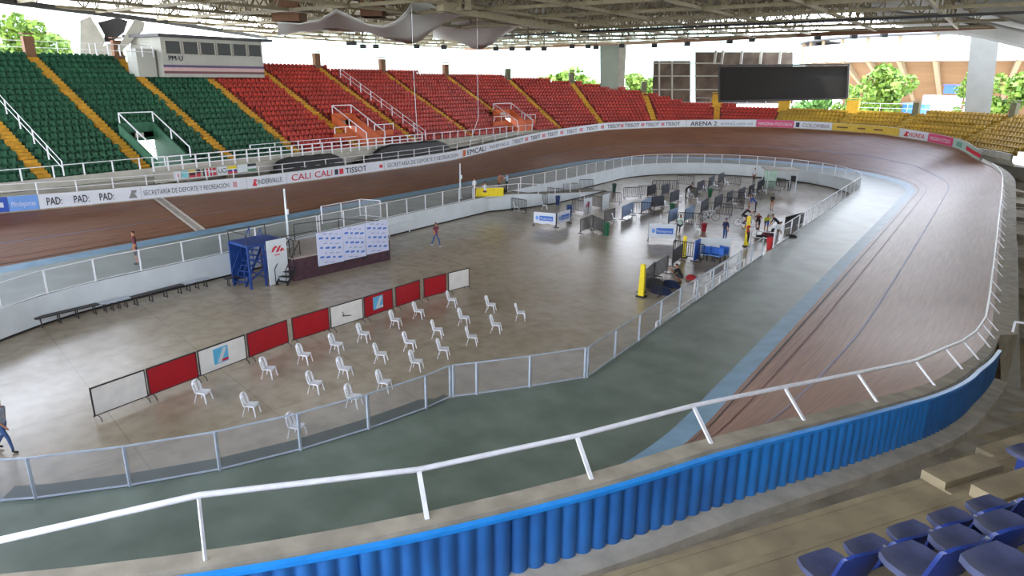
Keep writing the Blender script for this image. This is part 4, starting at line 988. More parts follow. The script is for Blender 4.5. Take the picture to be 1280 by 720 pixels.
# ------------------------------------------------------------------ outside: ground, hills, trees, round arena
mb = MB(); mb.add([(-900, -200, -2.2), (900, -200, -2.2), (900, 1300, -2.2), (-900, 1300, -2.2)], [(0, 1, 2, 3)]); struct(mb, 'floor_outside', M_ground)
mb = MB(); rows = []
for k in range(61):
    px = -300+k*32; h = 30+26*math.sin(k*.23+1)+14*math.sin(k*.61)+8*math.sin(k*1.7)
    p0 = at_d(max(-600, px), 120, 700); d = Vector((p0.x, p0.y, 0)).normalized(); rows.append([d*600+Vector((0, 0, -2)), d*700+Vector((0, 0, 20+h*.4)), d*900+Vector((0, 0, 46+h*.9)), d*1100+Vector((0, 0, 50+h))])
mb.loft(rows); struct(mb, 'floor_hills', M_hill, smooth=True)
def tree(px, py_top, py_base, dist, wpx, label, seed, gr='trees beyond the stands', m=M_leaf):
    rnd = random.Random(seed); base_ = at_d(px, py_base, dist); top = at_d(px, py_top, dist); H_ = (top.z+2)*1.12; rad = wpx/2/F_PX*dist*1.05; b = Vector((base_.x, base_.y, -2.0))
    root = empty('tree', b, 0, label, 'tree', gr); mb = MB(); mb.tube([(0, 0, 0), (.1, .1, H_*.4), (0, .2, H_*.75)], [.4, .28, .1], 7); mb.build('trunk', M_brown, root)
    mb = MB(); cl_ = []
    for _ in range(16):
        a = rnd.uniform(0, 6.28); r = rad*rnd.uniform(.1, .72); cl_.append((Vector((r*math.cos(a), r*math.sin(a), H_*rnd.uniform(.3, .9))), rad*rnd.uniform(.28, .45)))
    for cc_, rr in cl_:
        for _ in range(150):
            v = Vector((rnd.gauss(0, 1), rnd.gauss(0, 1), rnd.gauss(0, 1))).normalized()*rr*rnd.uniform(.75, 1.05); p = cc_+Vector((v.x, v.y, v.z*.8)); s_ = rad*rnd.uniform(.05, .1)
            n1 = Vector((rnd.gauss(0, 1), rnd.gauss(0, 1), rnd.gauss(0, 1))).normalized(); n2 = n1.orthogonal().normalized(); n3 = n1.cross(n2)
            mb.add([p+n2*s_, p+n3*s_, p-n2*s_, p-n3*s_], [(0, 1, 2, 3)])
    mb.build('foliage', m, root)
tree(20, 22, 80, 110, 60, 'yellow green tree left of the brown post at upper left', 1); tree(70, 28, 80, 120, 66, 'yellow green tree between the brown post and the concrete support', 2); tree(-25, 15, 80, 100, 60, 'tree cut off by the left edge of the picture', 3)
tree(595, 104, 122, 170, 70, 'low bright tree seen over the red seats left of the column', 4); tree(710, 101, 125, 160, 80, 'bright tree just left of the large roof column', 5)
tree(797, 96, 135, 150, 55, 'bright green tree between the large column and the brown billboard', 6)
tree(1100, 90, 145, 150, 66, 'rounded bright green tree in front of the round arena', 7); tree(1052, 112, 145, 165, 34, 'smaller tree right of the dark screen', 8); tree(1010, 124, 145, 150, 60, 'dark green tree visible beneath the dark screen', 9, m=mat('leaves_dark', (104, 144, 64), .7, .3, .9, rgb2=(60, 96, 40)))
tree(1200, 88, 145, 150, 20, 'narrow tree pressed against the left side of the wide column', 10); tree(1258, 100, 150, 150, 56, 'bright tree right of the wide column', 11)
# round arena
cA = at_d(1225, 100, 240); cA.z = 0; RA = 47
root = empty('round_arena', (cA.x, cA.y, 0), 0, 'round brown arena building with white band and slanting ribs beyond the stands', 'building')
def revolve(prof, m, nm, n=72, par=root):
    mb = MB(); mb.loft([[Vector((r*math.cos(2*math.pi*k/n), r*math.sin(2*math.pi*k/n), z)) for r, z in prof] for k in range(n+1)]); return mb.build(nm, m, par, smooth=False)
revolve([(RA-16, 2), (RA-14, 3.5), (RA-2.5, 15.5)], M_ring, 'bowl'); revolve([(RA-2.5, 15.5), (RA, 15.7), (RA+.5, 20), (RA-2, 20.3)], mat('arena_white', (190, 190, 190), .6, .03), 'white_band')
revolve([(RA-3, 21.4), (RA+1.5, 21.2), (RA+1.5, 21.6), (RA-6, 22.6)], M_dark, 'rim_roof'); revolve([(RA-17, -2), (RA-17, 5)], M_concl, 'base_wall')
for k in range(36):
    a = 2*math.pi*k/36; ca, sa = math.cos(a), math.sin(a); mb = MB()
    mb.beam((ca*(RA-15), sa*(RA-15), 4), (ca*(RA-1), sa*(RA-1), 16), 1.0, 1.4); mb.beam((ca*(RA-15), sa*(RA-15), 4.4), (ca*(RA-15.5), sa*(RA-15.5), -2), 1.3); mb.beam((ca*(RA+.3), sa*(RA+.3), 15.5), (ca*(RA+.3), sa*(RA+.3), 21.3), .7); mb.build('rib', mat('arena_rib', (146, 128, 102), .8, .06), root)
mb = MB(); p = at_d(1180, 133, 160); mb.box((0, 0, 1.5), (7, 3, 5), rz=YAW-1); o = mb.build('service_hut', M_white); o.location = p-Vector((0, 0, 2)); tag(o, 'bright white service building in front of the round arena', 'building')
mb = MB(); mb.box((0, 0, .5), (4, 2, 2.4), rz=YAW-1); mb.box((0, 0, 1.8), (4.3, 2.3, .15), rz=YAW-1); o = mb.build('kiosk', M_tblue); p = at_d(1145, 135, 150); o.location = p-Vector((0, 0, 1)); tag(o, 'small blue kiosk beyond the yellow seats', 'kiosk')
mb = MB(); mb.box((0, 0, 0), (2.2, 1.5, 1.6), rz=YAW-1); mb.box((0, 0, .95), (2.6, 1.8, .15), rz=YAW-1); o = mb.build('ticket_box', M_bdark); o.location = at_d(1189, 112, 175); tag(o, 'small blue box mounted on the arena behind the column', 'booth')
# ================================================================== things in the infield
# ---- long panel barrier
PL = [(118, 187, 'w'), (187, 250, 'r'), (250, 310, 'wl'), (310.5, 362, 'r'), (366, 413, 'r'), (413, 455, 'w2'), (455, 492, 'rl'), (494, 526, 'r'), (529, 558.5, 'r'), (559.5, 587, 'w')]
lp = [(118, 527), (250, 476), (365, 431), (455, 402), (527, 377), (587, 361)]
def panel_base(px):
    for (a, b), (c_, d) in zip(lp, lp[1:]):
        if px <= c_ or (c_, d) == lp[-1]: return at(px, b+(d-b)*(px-a)/(c_-a), 0)
M_pwhite = mat('panel_white', (234, 232, 226), .5, .06, 2)
names = ['white panel barrier at the near left end of the row', 'red panel barrier second from the near left end', 'white panel barrier with a light blue square emblem', 'red panel barrier just right of the white one with the emblem', 'red panel barrier left of the plain white middle one', 'white panel barrier with faint dark scribble in the middle of the row', 'red panel barrier bearing a small blue and white sticker', 'red panel barrier right of the one with the sticker', 'last red panel barrier before the white far end', 'white panel barrier at the far right end of the row']
for (x0, x1, k_), lab in zip(PL, names):
    a, b = panel_base(x0+1), panel_base(x1-.6); c = (a+b)/2; d = (b-a); Lp = d.length; rz = math.atan2(d.y, d.x); root = empty('panel_barrier', c, rz, lab, 'barrier', 'red and white panel barriers')
    m = M_redp if k_[0] == 'r' else M_pwhite; q = MB(); q.box((0, 0, .68), (Lp-.06, .03, .94)); q.build('panel', m, root)
    q = MB(); q.beam((-Lp/2, 0, 1.17), (Lp/2, 0, 1.17), .045); q.beam((-Lp/2, 0, .19), (Lp/2, 0, .19), .035); q.beam((-Lp/2+.02, 0, .17), (-Lp/2+.02, 0, 1.18), .04); q.beam((Lp/2-.02, 0, .17), (Lp/2-.02, 0, 1.18), .04); q.build('frame', M_dark, root)
    for s_ in (-1, 1):
        q = MB(); x = s_*(Lp/2-.1); q.tube([(x, .28, .02), (x, .2, .14), (x, 0, .2), (x, -.2, .14), (x, -.28, .02)], .018, 6); q.build('foot', M_dark, root)
    if k_ in ('wl', 'rl'):
        wv = .62 if k_ == 'wl' else .6; q = MB(); ox = -.1 if k_ == 'wl' else -.05
        q.box((ox, -.025, .72), (wv, .02, .62), mi=0)
        for t in range(3): q.add([(ox-.18+.06*t, -.04, .45), (ox-.12+.06*t, -.04, .45), (ox+.16+.05*t, -.04, .98), (ox+.1+.05*t, -.04, .98)], [(0, 1, 2, 3)], 1)
        q.box((ox+.16, -.032, .5), (.26, .02, .1), mi=2 if k_ == 'wl' else 1); q.build('sticker', [mat('sticker_blue', (96, 184, 224), .4, .06), M_white, M_tred], root)
    if k_ == 'w2': q = MB(); q.beam((-.25, -.03, .6), (.2, -.03, .52), .03); q.beam((-.2, -.03, .58), (-.24, -.03, .8), .02); q.build('scribble', M_dark, root)
    if k_ == 'w' and x0 > 500: pass
# ---- white plastic chairs
def plastic_chair():
    root = empty('plastic_chair'); leg = []
    a = MB(); n = 8; top = []; 
    for j in range(n+1):
        v = -1+2*j/n; wx = .21 if v > -.4 else .225; top.append([Vector((wx*(-1+2*i/n)*(1-.08*(j/n)), v*.2-.0, .43-.018*(1-(-1+2*i/n)**2)-(.025 if j == 0 else 0))) for i in range(n+1)])
    a.loft(top); a.loft([[p-Vector((0, 0, .03)) for p in r] for r in top][::-1]); 
    ed = top[0]+[r[-1] for r in top[1:]]+top[-1][::-1][1:]+[r[0] for r in top[::-1]][1:]; a.loft([ed, [p-Vector((0, 0, .045)) for p in ed]])
    a.build('seat', M_whitep, root, smooth=True)
    # backrest: arched frame with three slats
    a = MB(); P = [(-.2, .19, .42), (-.215, .225, .58), (-.2, .27, .74), (-.14, .3, .83), (0, .315, .86), (.14, .3, .83), (.2, .27, .74), (.215, .225, .58), (.2, .19, .42)]
    f = []
    for p, q in zip(P, P[1:]):
        a.beam(p, q, .075 if abs(p[0])+abs(q[0]) > .25 else .075, .03)
    for x in (-.0,): a.add([(x-.055, .195, .42), (x+.055, .195, .42), (x+.06, .3, .83), (x-.06, .3, .83), (x-.055, .22, .42), (x+.055, .22, .42), (x+.06, .32, .83), (x-.06, .32, .83)], [(0, 1, 2, 3), (7, 6, 5, 4), (0, 3, 7, 4), (1, 5, 6, 2)])
    for x in (-.13, .13): a.add([(x-.03, .195, .42), (x+.03, .195, .42), (x*.9+.03, .285, .78), (x*.9-.03, .285, .78)], [(0, 1, 2, 3)])
    a.build('backrest', M_whitep, root)
    for sx in (-1, 1):
        for sy in (-1, 1):
            a = MB(); x0, y0 = sx*.19, sy*.17; x1, y1 = sx*.235, sy*(.235 if sy < 0 else .26)
            a.add([(x0-.032, y0-.012, .42), (x0+.032, y0-.012, .42), (x0+.032, y0+.03*sy*-1, .42), (x0-.032, y0+.03*sy*-1, .42), (x1-.018, y1-.01, 0), (x1+.018, y1-.01, 0), (x1+.018, y1+.015, 0), (x1-.018, y1+.015, 0)], [(0, 1, 5, 4), (1, 2, 6, 5), (2, 3, 7, 6), (3, 0, 4, 7), (4, 5, 6, 7)]); a.build('leg', M_whitep, root)
    return root
pc = plastic_chair(); register(pc)
first_chair = True
def put_chair(px, py, label, heading=64, grp='white plastic chairs', z=0):
    """heading: direction the sitter looks, degrees clockwise from the track axis"""
    global first_chair
    c = pc if first_chair else tree_copy(pc); first_chair = False
    p = at(px, py, z); c.location = p; a = math.radians(-heading); c.rotation_euler = (0, 0, a+math.pi); c.scale = (.9, .9, .92); return tag(c, label, 'chair', grp)
rows4 = [  # in the order from the left of the picture; (px, py of feet)
 ('in the row nearest the panel barriers', [(337, 475), (381.5, 457), (421, 443.5), (455, 430), (495, 412.5), (523.5, 401), (565, 386.5)]),
 ('in the second row from the panel barriers', [(255, 505), (395, 493.5), (432, 475), (476.5, 456), (512.5, 441), (547, 425), (580, 409.5), (613.5, 393)]),
 ('in the row nearest the curved fence', [(315, 521.5), (372, 549), (443, 511), (481, 492), (521, 466), (554.5, 450), (590, 434), (620, 418.5), (650.5, 403)])]
cnames = ['leftmost', 'second from the left', 'third from the left', 'fourth from the left', 'fifth from the left', 'sixth from the left', 'seventh from the left', 'eighth from the left', 'farthest right']
random.seed(11)
for rn, L in rows4:
    for k, (a, b) in enumerate(L):
        nm = cnames[k] if k < len(L)-1 else 'farthest right'
        put_chair(a+.5, b-3.5, 'white plastic chair, %s %s' % (nm, rn), 64+random.uniform(-6, 6), 'white chairs spaced out on the floor')
# ---- stage with backdrop
sa, sb = at(368, 352, 0), at(488, 324.5, 0); dd = (sb-sa); L_ = dd.length; rz = math.atan2(dd.y, dd.x); c = (sa+sb)/2
nrm = Vector((-dd.y, dd.x, 0)).normalized()      # away from camera
root = empty('stage', (c.x, c.y, 0), rz, 'dark maroon skirted stage with pale deck against the left wall', 'stage'); SH = 1.3; SD = 3.6
q = MB(); q.box((0, SD/2, SH/2-.03), (L_, SD, SH-.06)); q.build('skirt', M_maroon, root)
q = MB(); q.box((0, SD/2, SH), (L_+.06, SD+.06, .1)); q.build('deck', mat('deck_grey', (170, 160, 150), .6, .08, 2), root)
q = MB()
for x0, x1, y0, y1 in ((-L_/2+.1, -L_/2+.1, .1, 1.6), (-L_/2+.1, -L_/2+1.4, 1.6, 1.6)): pass
def frame_rail(root, P, h, m, nm='rail'):
    a = MB()
    for u, v in zip(P, P[1:]): a.beam(Vector(u)+Vector((0, 0, h)), Vector(v)+Vector((0, 0, h)), .04)
    a.build(nm, m, root)
    for u in P: a = MB(); a.beam(u, Vector(u)+Vector((0, 0, h)), .04); a.build('post', m, root)
frame_rail(root, [(-L_/2+.3, .3, SH), (-L_/2+.3, 1.5, SH), (-L_/2+2.6, 1.6, SH)], .95, M_dark)
frame_rail(root, [(-L_/2+2.2, SD-.2, SH), (L_/2-1.6, SD-.6, SH), (L_/2-.1, .5, SH)], 1.1, M_dark)
bq = [((394.7, 290.6), (427, 287), (430, 326), (399, 333)), ((427.4, 284), (455, 281), (458, 319), (430.6, 326)), ((456, 277.5), (484, 275.6), (485, 313), (459, 318))]
Rinv = Matrix.Rotation(-rz, 3, 'Z'); fr = Rinv@(sa-Vector((c.x, c.y, 0)))
M_bd = mat('backdrop_white', (206, 212, 236), .5, .04, 2)
for i, Q in enumerate(bq):
    # intersect the corner rays with the vertical front plane of the stage
    W = []
    for a_, b_ in Q:
        d = ray(a_, b_); n3 = Vector((-dd.y, dd.x, 0)).normalized(); t = (sa-Vector((0, 0, EYE))-n3*.12).dot(n3)/d.dot(n3); W.append(Vector((0, 0, EYE))+d*t)
    cc_ = sum(W, Vector())/4; ex = (W[1]-W[0]); wv = (W[1].xy-W[0].xy).length; z1 = (W[0].z+W[1].z)/2; z0 = (W[2].z+W[3].z)/2; ez = Vector((0, 0, 1))
    r2 = empty('backdrop_board', Vector((cc_.x, cc_.y, z0)), rz, ('left', 'middle', 'right')[i]+' one of three white backdrop boards with blue logos on the stage front', 'board', 'backdrop boards on the stage'); hh = z1-z0
    a = MB(); a.box((0, 0, hh/2), (wv, .06, hh)); a.build('board', M_bd, r2)
    a = MB()
    for rI in range(7):
        for cI in range(4):
            x = -wv/2+wv*(cI+.3+.35*(rI % 2))/4.3; z = hh*(rI+.5)/7+.06*cI*-1+.08
            if .08 < z < hh-.1 and abs(x) < wv/2-.15:
                a.box((x, -.036, z), (.26 if (rI+cI) % 3 else .16, .01, .11 if rI % 2 else .05), mi=0 if (rI % 2) else 1)
    a.build('logos', [M_tblue, mat('print_lilac', (150, 160, 200), .5, 0)], r2)
    a = MB(); a.beam((wv/2-.1, .06, -.3), (wv/2-.1, .06, hh), .05); a.beam((-wv/2+.1, .06, -.3), (-wv/2+.1, .06, hh), .05); a.build('support', M_dark, r2)
# black steps
st0 = at(371, 348, 0)
def steps_thing(base_, rz, n, rise, run, wd, m, label, rails=True, name='steps'):
    root = empty(name, base_, rz, label, 'steps')
    for k in range(n): a = MB(); a.box((0, run*(k+.5), rise*(k+1)-.02), (wd, run*.95, .04)); a.build('tread', m, root)
    for s_ in (-1, 1):
        a = MB(); a.beam((s_*wd/2, 0, .0), (s_*wd/2, run*n, rise*n), .05, .14); a.build('stringer', m, root)
        if rails:
            a = MB(); a.beam((s_*wd/2, 0, .9), (s_*wd/2, run*n, rise*n+.9), .035); a.build('rail', m, root)
            for k in (0, n//2, n): a = MB(); a.beam((s_*wd/2, run*k, rise*k), (s_*wd/2, run*k, rise*k+.9), .035); a.build('post', m, root)
    return root
b_ = at(352, 357, 0); dq = at(373, 346, 0)-b_; steps_thing(b_, math.atan2(dq.y, dq.x)-math.pi/2, 6, .21, .27, .65, M_black, 'small black metal steps leading up to the stage beside the white board')
# ---- blue stair tower with white board
wb = [(331.5, 302), (357, 298), (361, 350), (337, 356)]
p0, p1 = at(337, 357, 0), at(361, 351, 0); dv = p1-p0; rzb = math.atan2(dv.y, dv.x); wv = dv.length
d = ray(331.5, 302); n3 = Vector((-dv.y, dv.x, 0)).normalized(); t = (p0-Vector((0, 0, EYE))).dot(n3)/d.dot(n3); hz = (Vector((0, 0, EYE))+d*t).z; print('tower h', hz, 'w', wv)
root = empty('start_tower', (p0+p1)/2, rzb, 'blue steel stair tower left of the stage', 'tower'); M_tb = mat('tower_blue', (26, 62, 128), .5, .15, 3)
TWd = wv+.5; X0 = -wv/2-1.0
for x in (X0, X0+.9, wv/2-.05):
    for y in (.12, 1.9): a = MB(); a.beam((x, y, 0), (x, y, hz-.1), .1); a.build('post', M_tb, root)
a = MB(); a.box(((X0+wv/2)/2, 1.0, hz-.15), (wv/2-X0, 1.9, .14)); a.build('platform', M_tb, root)
a = MB()
for z in (.5, 1.2): a.beam((X0, .12, z), (X0+.9, .12, z+.5), .07); a.beam((X0+.9, .12, z), (X0, .12, z+.5), .07)
a.build('brace', M_tb, root)
a = MB(); a.box((X0+.45, 1.9, hz/2), (.9, .05, hz-.3)); a.build('back_sheet', M_tb, root)
a = MB(); a.box((wv/2, 1.0, hz/2), (.05, 1.8, hz-.3)); a.build('side_sheet', M_tb, root)
frame_rail(root, [(X0, .15, hz-.1), (X0, 1.9, hz-.1), (wv/2, 1.9, hz-.1)], .6, M_dark)
r2 = empty('sponsor_board', (p0+p1)/2-n3*.05*(1 if n3.dot(p0) > 0 else 1), rzb, 'upright white board with a red runner-like logo leaning on the blue tower', 'board')
a = MB(); a.box((0, 0, hz/2+.02), (wv, .05, hz)); a.build('board', M_white, r2)
a = MB()
for P in ([(-.35, 1.75), (-.25, 2.0), (-.05, 2.1), (.05, 2.0), (-.1, 1.95), (-.2, 1.8)], [(-.08, 1.72), (.0, 1.9), (.15, 2.05), (.3, 2.08), (.2, 1.95), (.1, 1.75)], [(.15, 1.78), (.3, 1.95), (.42, 1.85), (.45, 1.72), (.35, 1.8), (.25, 1.72)]):
    a.add([(x*wv/1.2, -.03, z*hz/2.4) for x, z in P], [tuple(range(len(P)))])
a.box((.0, -.03, 1.6*hz/2.4), (.35, .01, .05)); a.build('logo', M_tred, r2)
bb = at(300, 358, 0); dq = at(324, 348, 0)-bb; steps_thing(bb, math.atan2(dq.y, dq.x)-math.pi/2, 8, .25, .21, .75, M_tb, 'blue metal stairs climbing up to the blue tower')
# ---- benches by the left wall
def bench(p, q, label, m, legs=4):
    p = p+Vector((.42, 0, 0)); q = q+Vector((.42, 0, 0)); c = (p+q)/2; d = q-p; root = empty('bench', c, math.atan2(d.y, d.x), label, 'bench', 'benches along the left wall'); L = d.length
    a = MB(); a.box((0, 0, .46), (L, .36, .05)); a.build('seat', m, root)
    for k in range(legs):
        x = -L/2+.2+(L-.4)*k/(legs-1); a = MB(); a.beam((x, -.15, 0), (x, -.1, .45), .04); a.beam((x, .15, 0), (x, .1, .45), .04); a.beam((x, -.15, .06), (x, .15, .06), .03); a.build('leg', M_dark, root)
o_ = Vector((.35, 0, 0))
bench(at(40, 408, 0), at(119, 389, 0), 'long dark bench by the left wall, nearest the left edge', M_dark); bench(at(160, 381, 0), at(224, 364, 0), 'second long dark bench by the left wall, right of the pale one', M_dark)
bench(at(121, 389, 0), at(158, 380.5, 0), 'pale grey bench between the two dark ones', M_fence); bench(at(226, 363, 0), at(256, 355.5, 0), 'pale grey bench at the end of the row', M_fence, 3); bench(at(276, 357, 0), at(296, 353, 0), 'short dark bench left of the blue stairs', M_dark, 2)
# ---- poles
def pole(base_, h, label, rr=.075):
    root = empty('mast', base_, 0, label, 'mast'); a = MB(); a.tube([(0, 0, 0), (0, 0, h)], [rr, rr*.7], 10); a.build('pole', M_white, root, smooth=True); a = MB(); a.box((0, 0, .03), (.3, .3, .06)); a.build('base_plate', M_white, root); a = MB(); a.box((.12, 0, h*.62), (.12, .12, .3)); a.build('box', M_white, root)
pb_ = at(361.5, 309, ZAP); tp = at_d(353.5, 236, math.hypot(pb_.x, pb_.y)); pole(pb_, tp.z-ZAP, 'tall white mast standing behind the stage near the white board')
pb_ = at(575.5, 248, ZAP+.05); tp = at_d(574, 205, math.hypot(pb_.x, pb_.y)); pole(pb_, tp.z-ZAP, 'tall white mast on the left wall farther along')
for i, (a_, b_, dist, lab) in enumerate((((517, 92), (522, 172), 62, 'pale rope hanging straight over the red seats'), ((597, 100), (588, 178), 70, 'second pale rope swinging lower right of the first'))):
    p, q = at_d(*a_, dist), at_d(*b_, dist); mb = MB(); up = Vector((p.x, p.y, ZC)); mid = q.lerp(p, .4)+Vector((.4, .3, 0)) if i else q.lerp(p, .5); mb.tube([v-up for v in (up, p, mid, q)], .025, 5); o = mb.build('rope', M_rail); o.location = up; tag(o, lab, 'rope')
# ---- ramp beside the left wall (bulge, raised deck, sloping front wall)
rp = [(-34.7, 42.5, ZAP), (-35.0, 44.7, ZAP), (-33.7, 47.7, ZAP), (-32.9, 49.4, 1.25), (-32.2, 52.4, .95), (-31.9, 57, .5), (-31.9, 62, .05)]
mb = MB(); mb.loft([[Vector((x, y, .1)), Vector((x, y, z))] for x, y, z in rp]); mb.loft([[Vector((x, y, z)), Vector((x-.2, y, z))] for x, y, z in rp]); struct(mb, 'wall_ramp', M_white)
mb = MB(); mb.loft([[Vector((x+.01, y, 0)), Vector((x+.01, y, .1))] for x, y, z in rp]); struct(mb, 'baseboard_ramp', M_black)
mb = MB(); mb.loft([[Vector((x-.1, y, max(.02, z-.12))), Vector((-34.6, y, max(.02, z-.12)))] for x, y, z in rp[1:]]); struct(mb, 'floor_ramp', M_conc)
mb = MB(); mb.loft([[Vector((x-.1, y, ZAP+.0)), Vector((-36.5, y, ZAP+.0))] for x, y, z in rp[:4]]); struct(mb, 'floor_landing', M_conc)
rail_line([Vector((-35.0, 44.2, ZAP)), Vector((-34.3, 46.4, ZAP)), Vector((-33.5, 48.5, ZAP)), Vector((-32.7, 51.5, 1.0)), Vector((-32.3, 55.5, .7))], 'white handrail on the wall corner where the ramp begins', hs=(.85,), bay=2.2, r=.03, name='ramp_railing')
rail_line([at(487+x*11.5, 297-x*3.4, 0)+Vector((.0, 0, 0)) for x in (0, 2.6, 5.2, 7.8)], 'low white handrail in front of the left wall right of the stage', hs=(.35, .85), bay=2.4, r=.025, name='low_railing')
# ---- crowd barriers
def barrier_proto(cover=None):
    root = empty('crowd_barrier'); L = 2.0; M_b = M_dark
    a = MB(); a.tube([(-L/2, 0, .12), (-L/2, 0, 1.05), (-L/2+.06, 0, 1.1), (L/2-.06, 0, 1.1), (L/2, 0, 1.05), (L/2, 0, .12)], .03, 6); a.tube([(-L/2, 0, .2), (L/2, 0, .2)], .018, 6); a.build('frame', M_b, root)
    a = MB()
    for k in range(1, 14): x = -L/2+L*k/14; a.beam((x, 0, .2), (x, 0, 1.1), .034)
    a.build('bars', M_b, root)
    for s_ in (-1, 1): a = MB(); a.beam((s_*(L/2-.15), -.28, .02), (s_*(L/2-.15), .28, .02), .05, .03); a.beam((s_*(L/2-.15), 0, .02), (s_*(L/2-.15), 0, .2), .04); a.build('foot', M_b, root)
    if cover:
        a = MB(); a.box((0, -.03, .68), (L-.06, .02, .86)); a.box((0, .03, .68), (L-.06, .02, .86)); a.box((0, 0, 1.12), (L-.06, .08, .02)); a.build('cover', cover, root)
    return root
M_cd = mat('cover_dark', (72, 76, 84), .8, .15, 3); M_cb = mat('cover_blue', (128, 150, 184), .7, .1, 3)
protos = {}
for kname, cv in (('bare', None), ('dark', M_cd), ('blue', M_cb)):
    protos[kname] = [barrier_proto(cv), True]
register(None)
def put_barrier(p, q, kind, label, z=0):
    pr = protos[kind]; c = pr[0] if pr[1] else tree_copy(pr[0]); pr[1] = False
    A, B = at(*p, z), at(*q, z); d = B-A; m_ = (A+B)/2; c.location = m_; c.rotation_euler = (0, 0, math.atan2(d.y, d.x)); c.scale = (d.length/2.0 if .8 < d.length < 6 else 1, 1, 1); return tag(c, label, 'barrier', 'crowd barriers on the infield')
far_b = [
 ((752, 254), (776, 256), 'bare', 'crowd barrier left of the blue covered pair beside the small dark bin'),
 ((779, 249), (802, 248), 'bare', 'crowd barrier behind the purple dark cloth, second from the left at the back'),
 ((797, 246), (820, 247), 'bare', 'crowd barrier just left of two dark screens at the back'),
 ((815, 239), (847, 239), 'bare', 'long crowd barrier in the back rank left of the person in black'),
 ((846, 232), (867, 233), 'bare', 'crowd barrier behind the person in black, close to the white end wall'),
 ((791, 269), (818, 270), 'bare', 'crowd barrier with a blue cloth behind it, left of the green bin'),
 ((777, 275), (791, 269), 'blue', 'barrier with light blue cover left of the centre stalls'),
 ((801, 268), (813, 262), 'blue', 'slanting barrier with light blue cover behind the bare one'),
 ((812, 262), (829, 260), 'dark', 'grey covered barrier left of the white chair and the green bin'),
 ((837, 256), (848, 252), 'dark', 'grey covered barrier left of the person in black'),
 ((827, 246), (836, 243), 'dark', 'small grey covered barrier in the back rank'),
 ((809, 247), (819, 244), 'dark', 'pair left cover of dark barrier in the back rank'),
 ((847, 283), (877, 284), 'bare', 'crowd barrier in front of the seated person in pale green'),
 ((855, 279), (867, 273), 'blue', 'light blue covered barrier right of the seated person'),
 ((835, 281), (846, 276), 'blue', 'light blue covered barrier left of the seated person'),
 ((875.5, 269), (884, 263), 'dark', 'dark covered barrier by the white bicycle, nearest of the right rank'),
 ((892.5, 263), (902, 258), 'dark', 'dark covered barrier second in the right rank going back'),
 ((908, 256), (915, 252), 'dark', 'dark covered barrier beside a lone white chair, third in the right rank'),
 ((922, 252), (930, 248), 'dark', 'dark covered barrier fourth in the right rank'),
 ((935, 247), (942, 243), 'dark', 'dark covered barrier fifth in the right rank'),
 ((946, 241), (954, 237), 'dark', 'dark covered barrier sixth in the right rank'),
 ((958, 235.5), (965, 231), 'dark', 'dark covered barrier farthest back in the right rank'),
 ((871, 242), (879, 238), 'dark', 'dark covered barrier nearest in the back left rank right of the person in black'),
 ((885.5, 236), (892, 232), 'dark', 'dark covered barrier in the middle of the back left rank'),
 ((897.5, 231), (904, 228), 'dark', 'dark covered barrier at the far end of the back left rank'),
 ((884.5, 269), (914, 272), 'bare', 'bare barrier running right from the nearest dark cover'),
 ((902, 262), (929, 263.5), 'bare', 'bare barrier running right from the second dark cover'),
 ((916, 254.5), (929, 255.5), 'bare', 'short bare barrier beside the third dark cover'),
 ((930, 250), (952, 251.5), 'bare', 'bare barrier running right from the fourth dark cover'),
 ((954, 239.5), (975, 241), 'bare', 'bare barrier running right from the sixth dark cover'),
 ((966, 234), (981, 237), 'bare', 'bare barrier ending by the small dark post near the end wall'),
 ((904, 231), (925, 233), 'bare', 'bare barrier in the back rank near the far person in white'),
 ((880, 239.5), (901, 241), 'bare', 'bare barrier behind the green bin at the back'),
 ((861, 247), (871, 250), 'bare', 'bare barrier right of the person in black'),
 ((725, 292.5), (740.5, 286.5), 'bare', 'slanting bare barrier just right of the white and blue banner corner'),
 ((741, 287.5), (755, 294.5), 'bare', 'bare barrier joining the slanting one to the green bin'),
 ((715, 265), (735, 268), 'bare', 'bare barrier carrying the white sign with the pink logo'),
 ((736, 259), (753, 262), 'bare', 'bare barrier behind the plain white sign'),
 ((755, 281), (768, 277), 'bare', 'bare barrier left of a white chair in the middle'),
 ((639, 263), (658, 266.5), 'bare', 'bare barrier in front of the bulge in the left wall'),
 ((664, 256), (684, 258), 'bare', 'bare barrier against the sloping ramp wall'),
 ((684, 249), (704, 251), 'bare', 'bare barrier against the lower ramp wall farther right'),
 ((704, 243), (722, 243), 'bare', 'bare barrier at the foot of the ramp'),
 ((724, 238), (741, 238), 'bare', 'bare barrier beyond the foot of the ramp'),
 ((800, 367), (817, 350), 'bare', 'tall bare barrier beside the near yellow post'),
 ((817, 352), (834, 341), 'bare', 'bare barrier continuing back from the near yellow post'),
 ((802, 366), (826, 371), 'bare', 'bare barrier in front of the dark blue bags'),
 ((840, 334), (852, 325), 'bare', 'bare barrier left of the far yellow post'),
 ((853, 323), (866, 325), 'bare', 'bare barrier between the yellow post and the blue panel'),
]
for p, q, k_, lab in far_b: put_barrier(p, q, k_, lab)
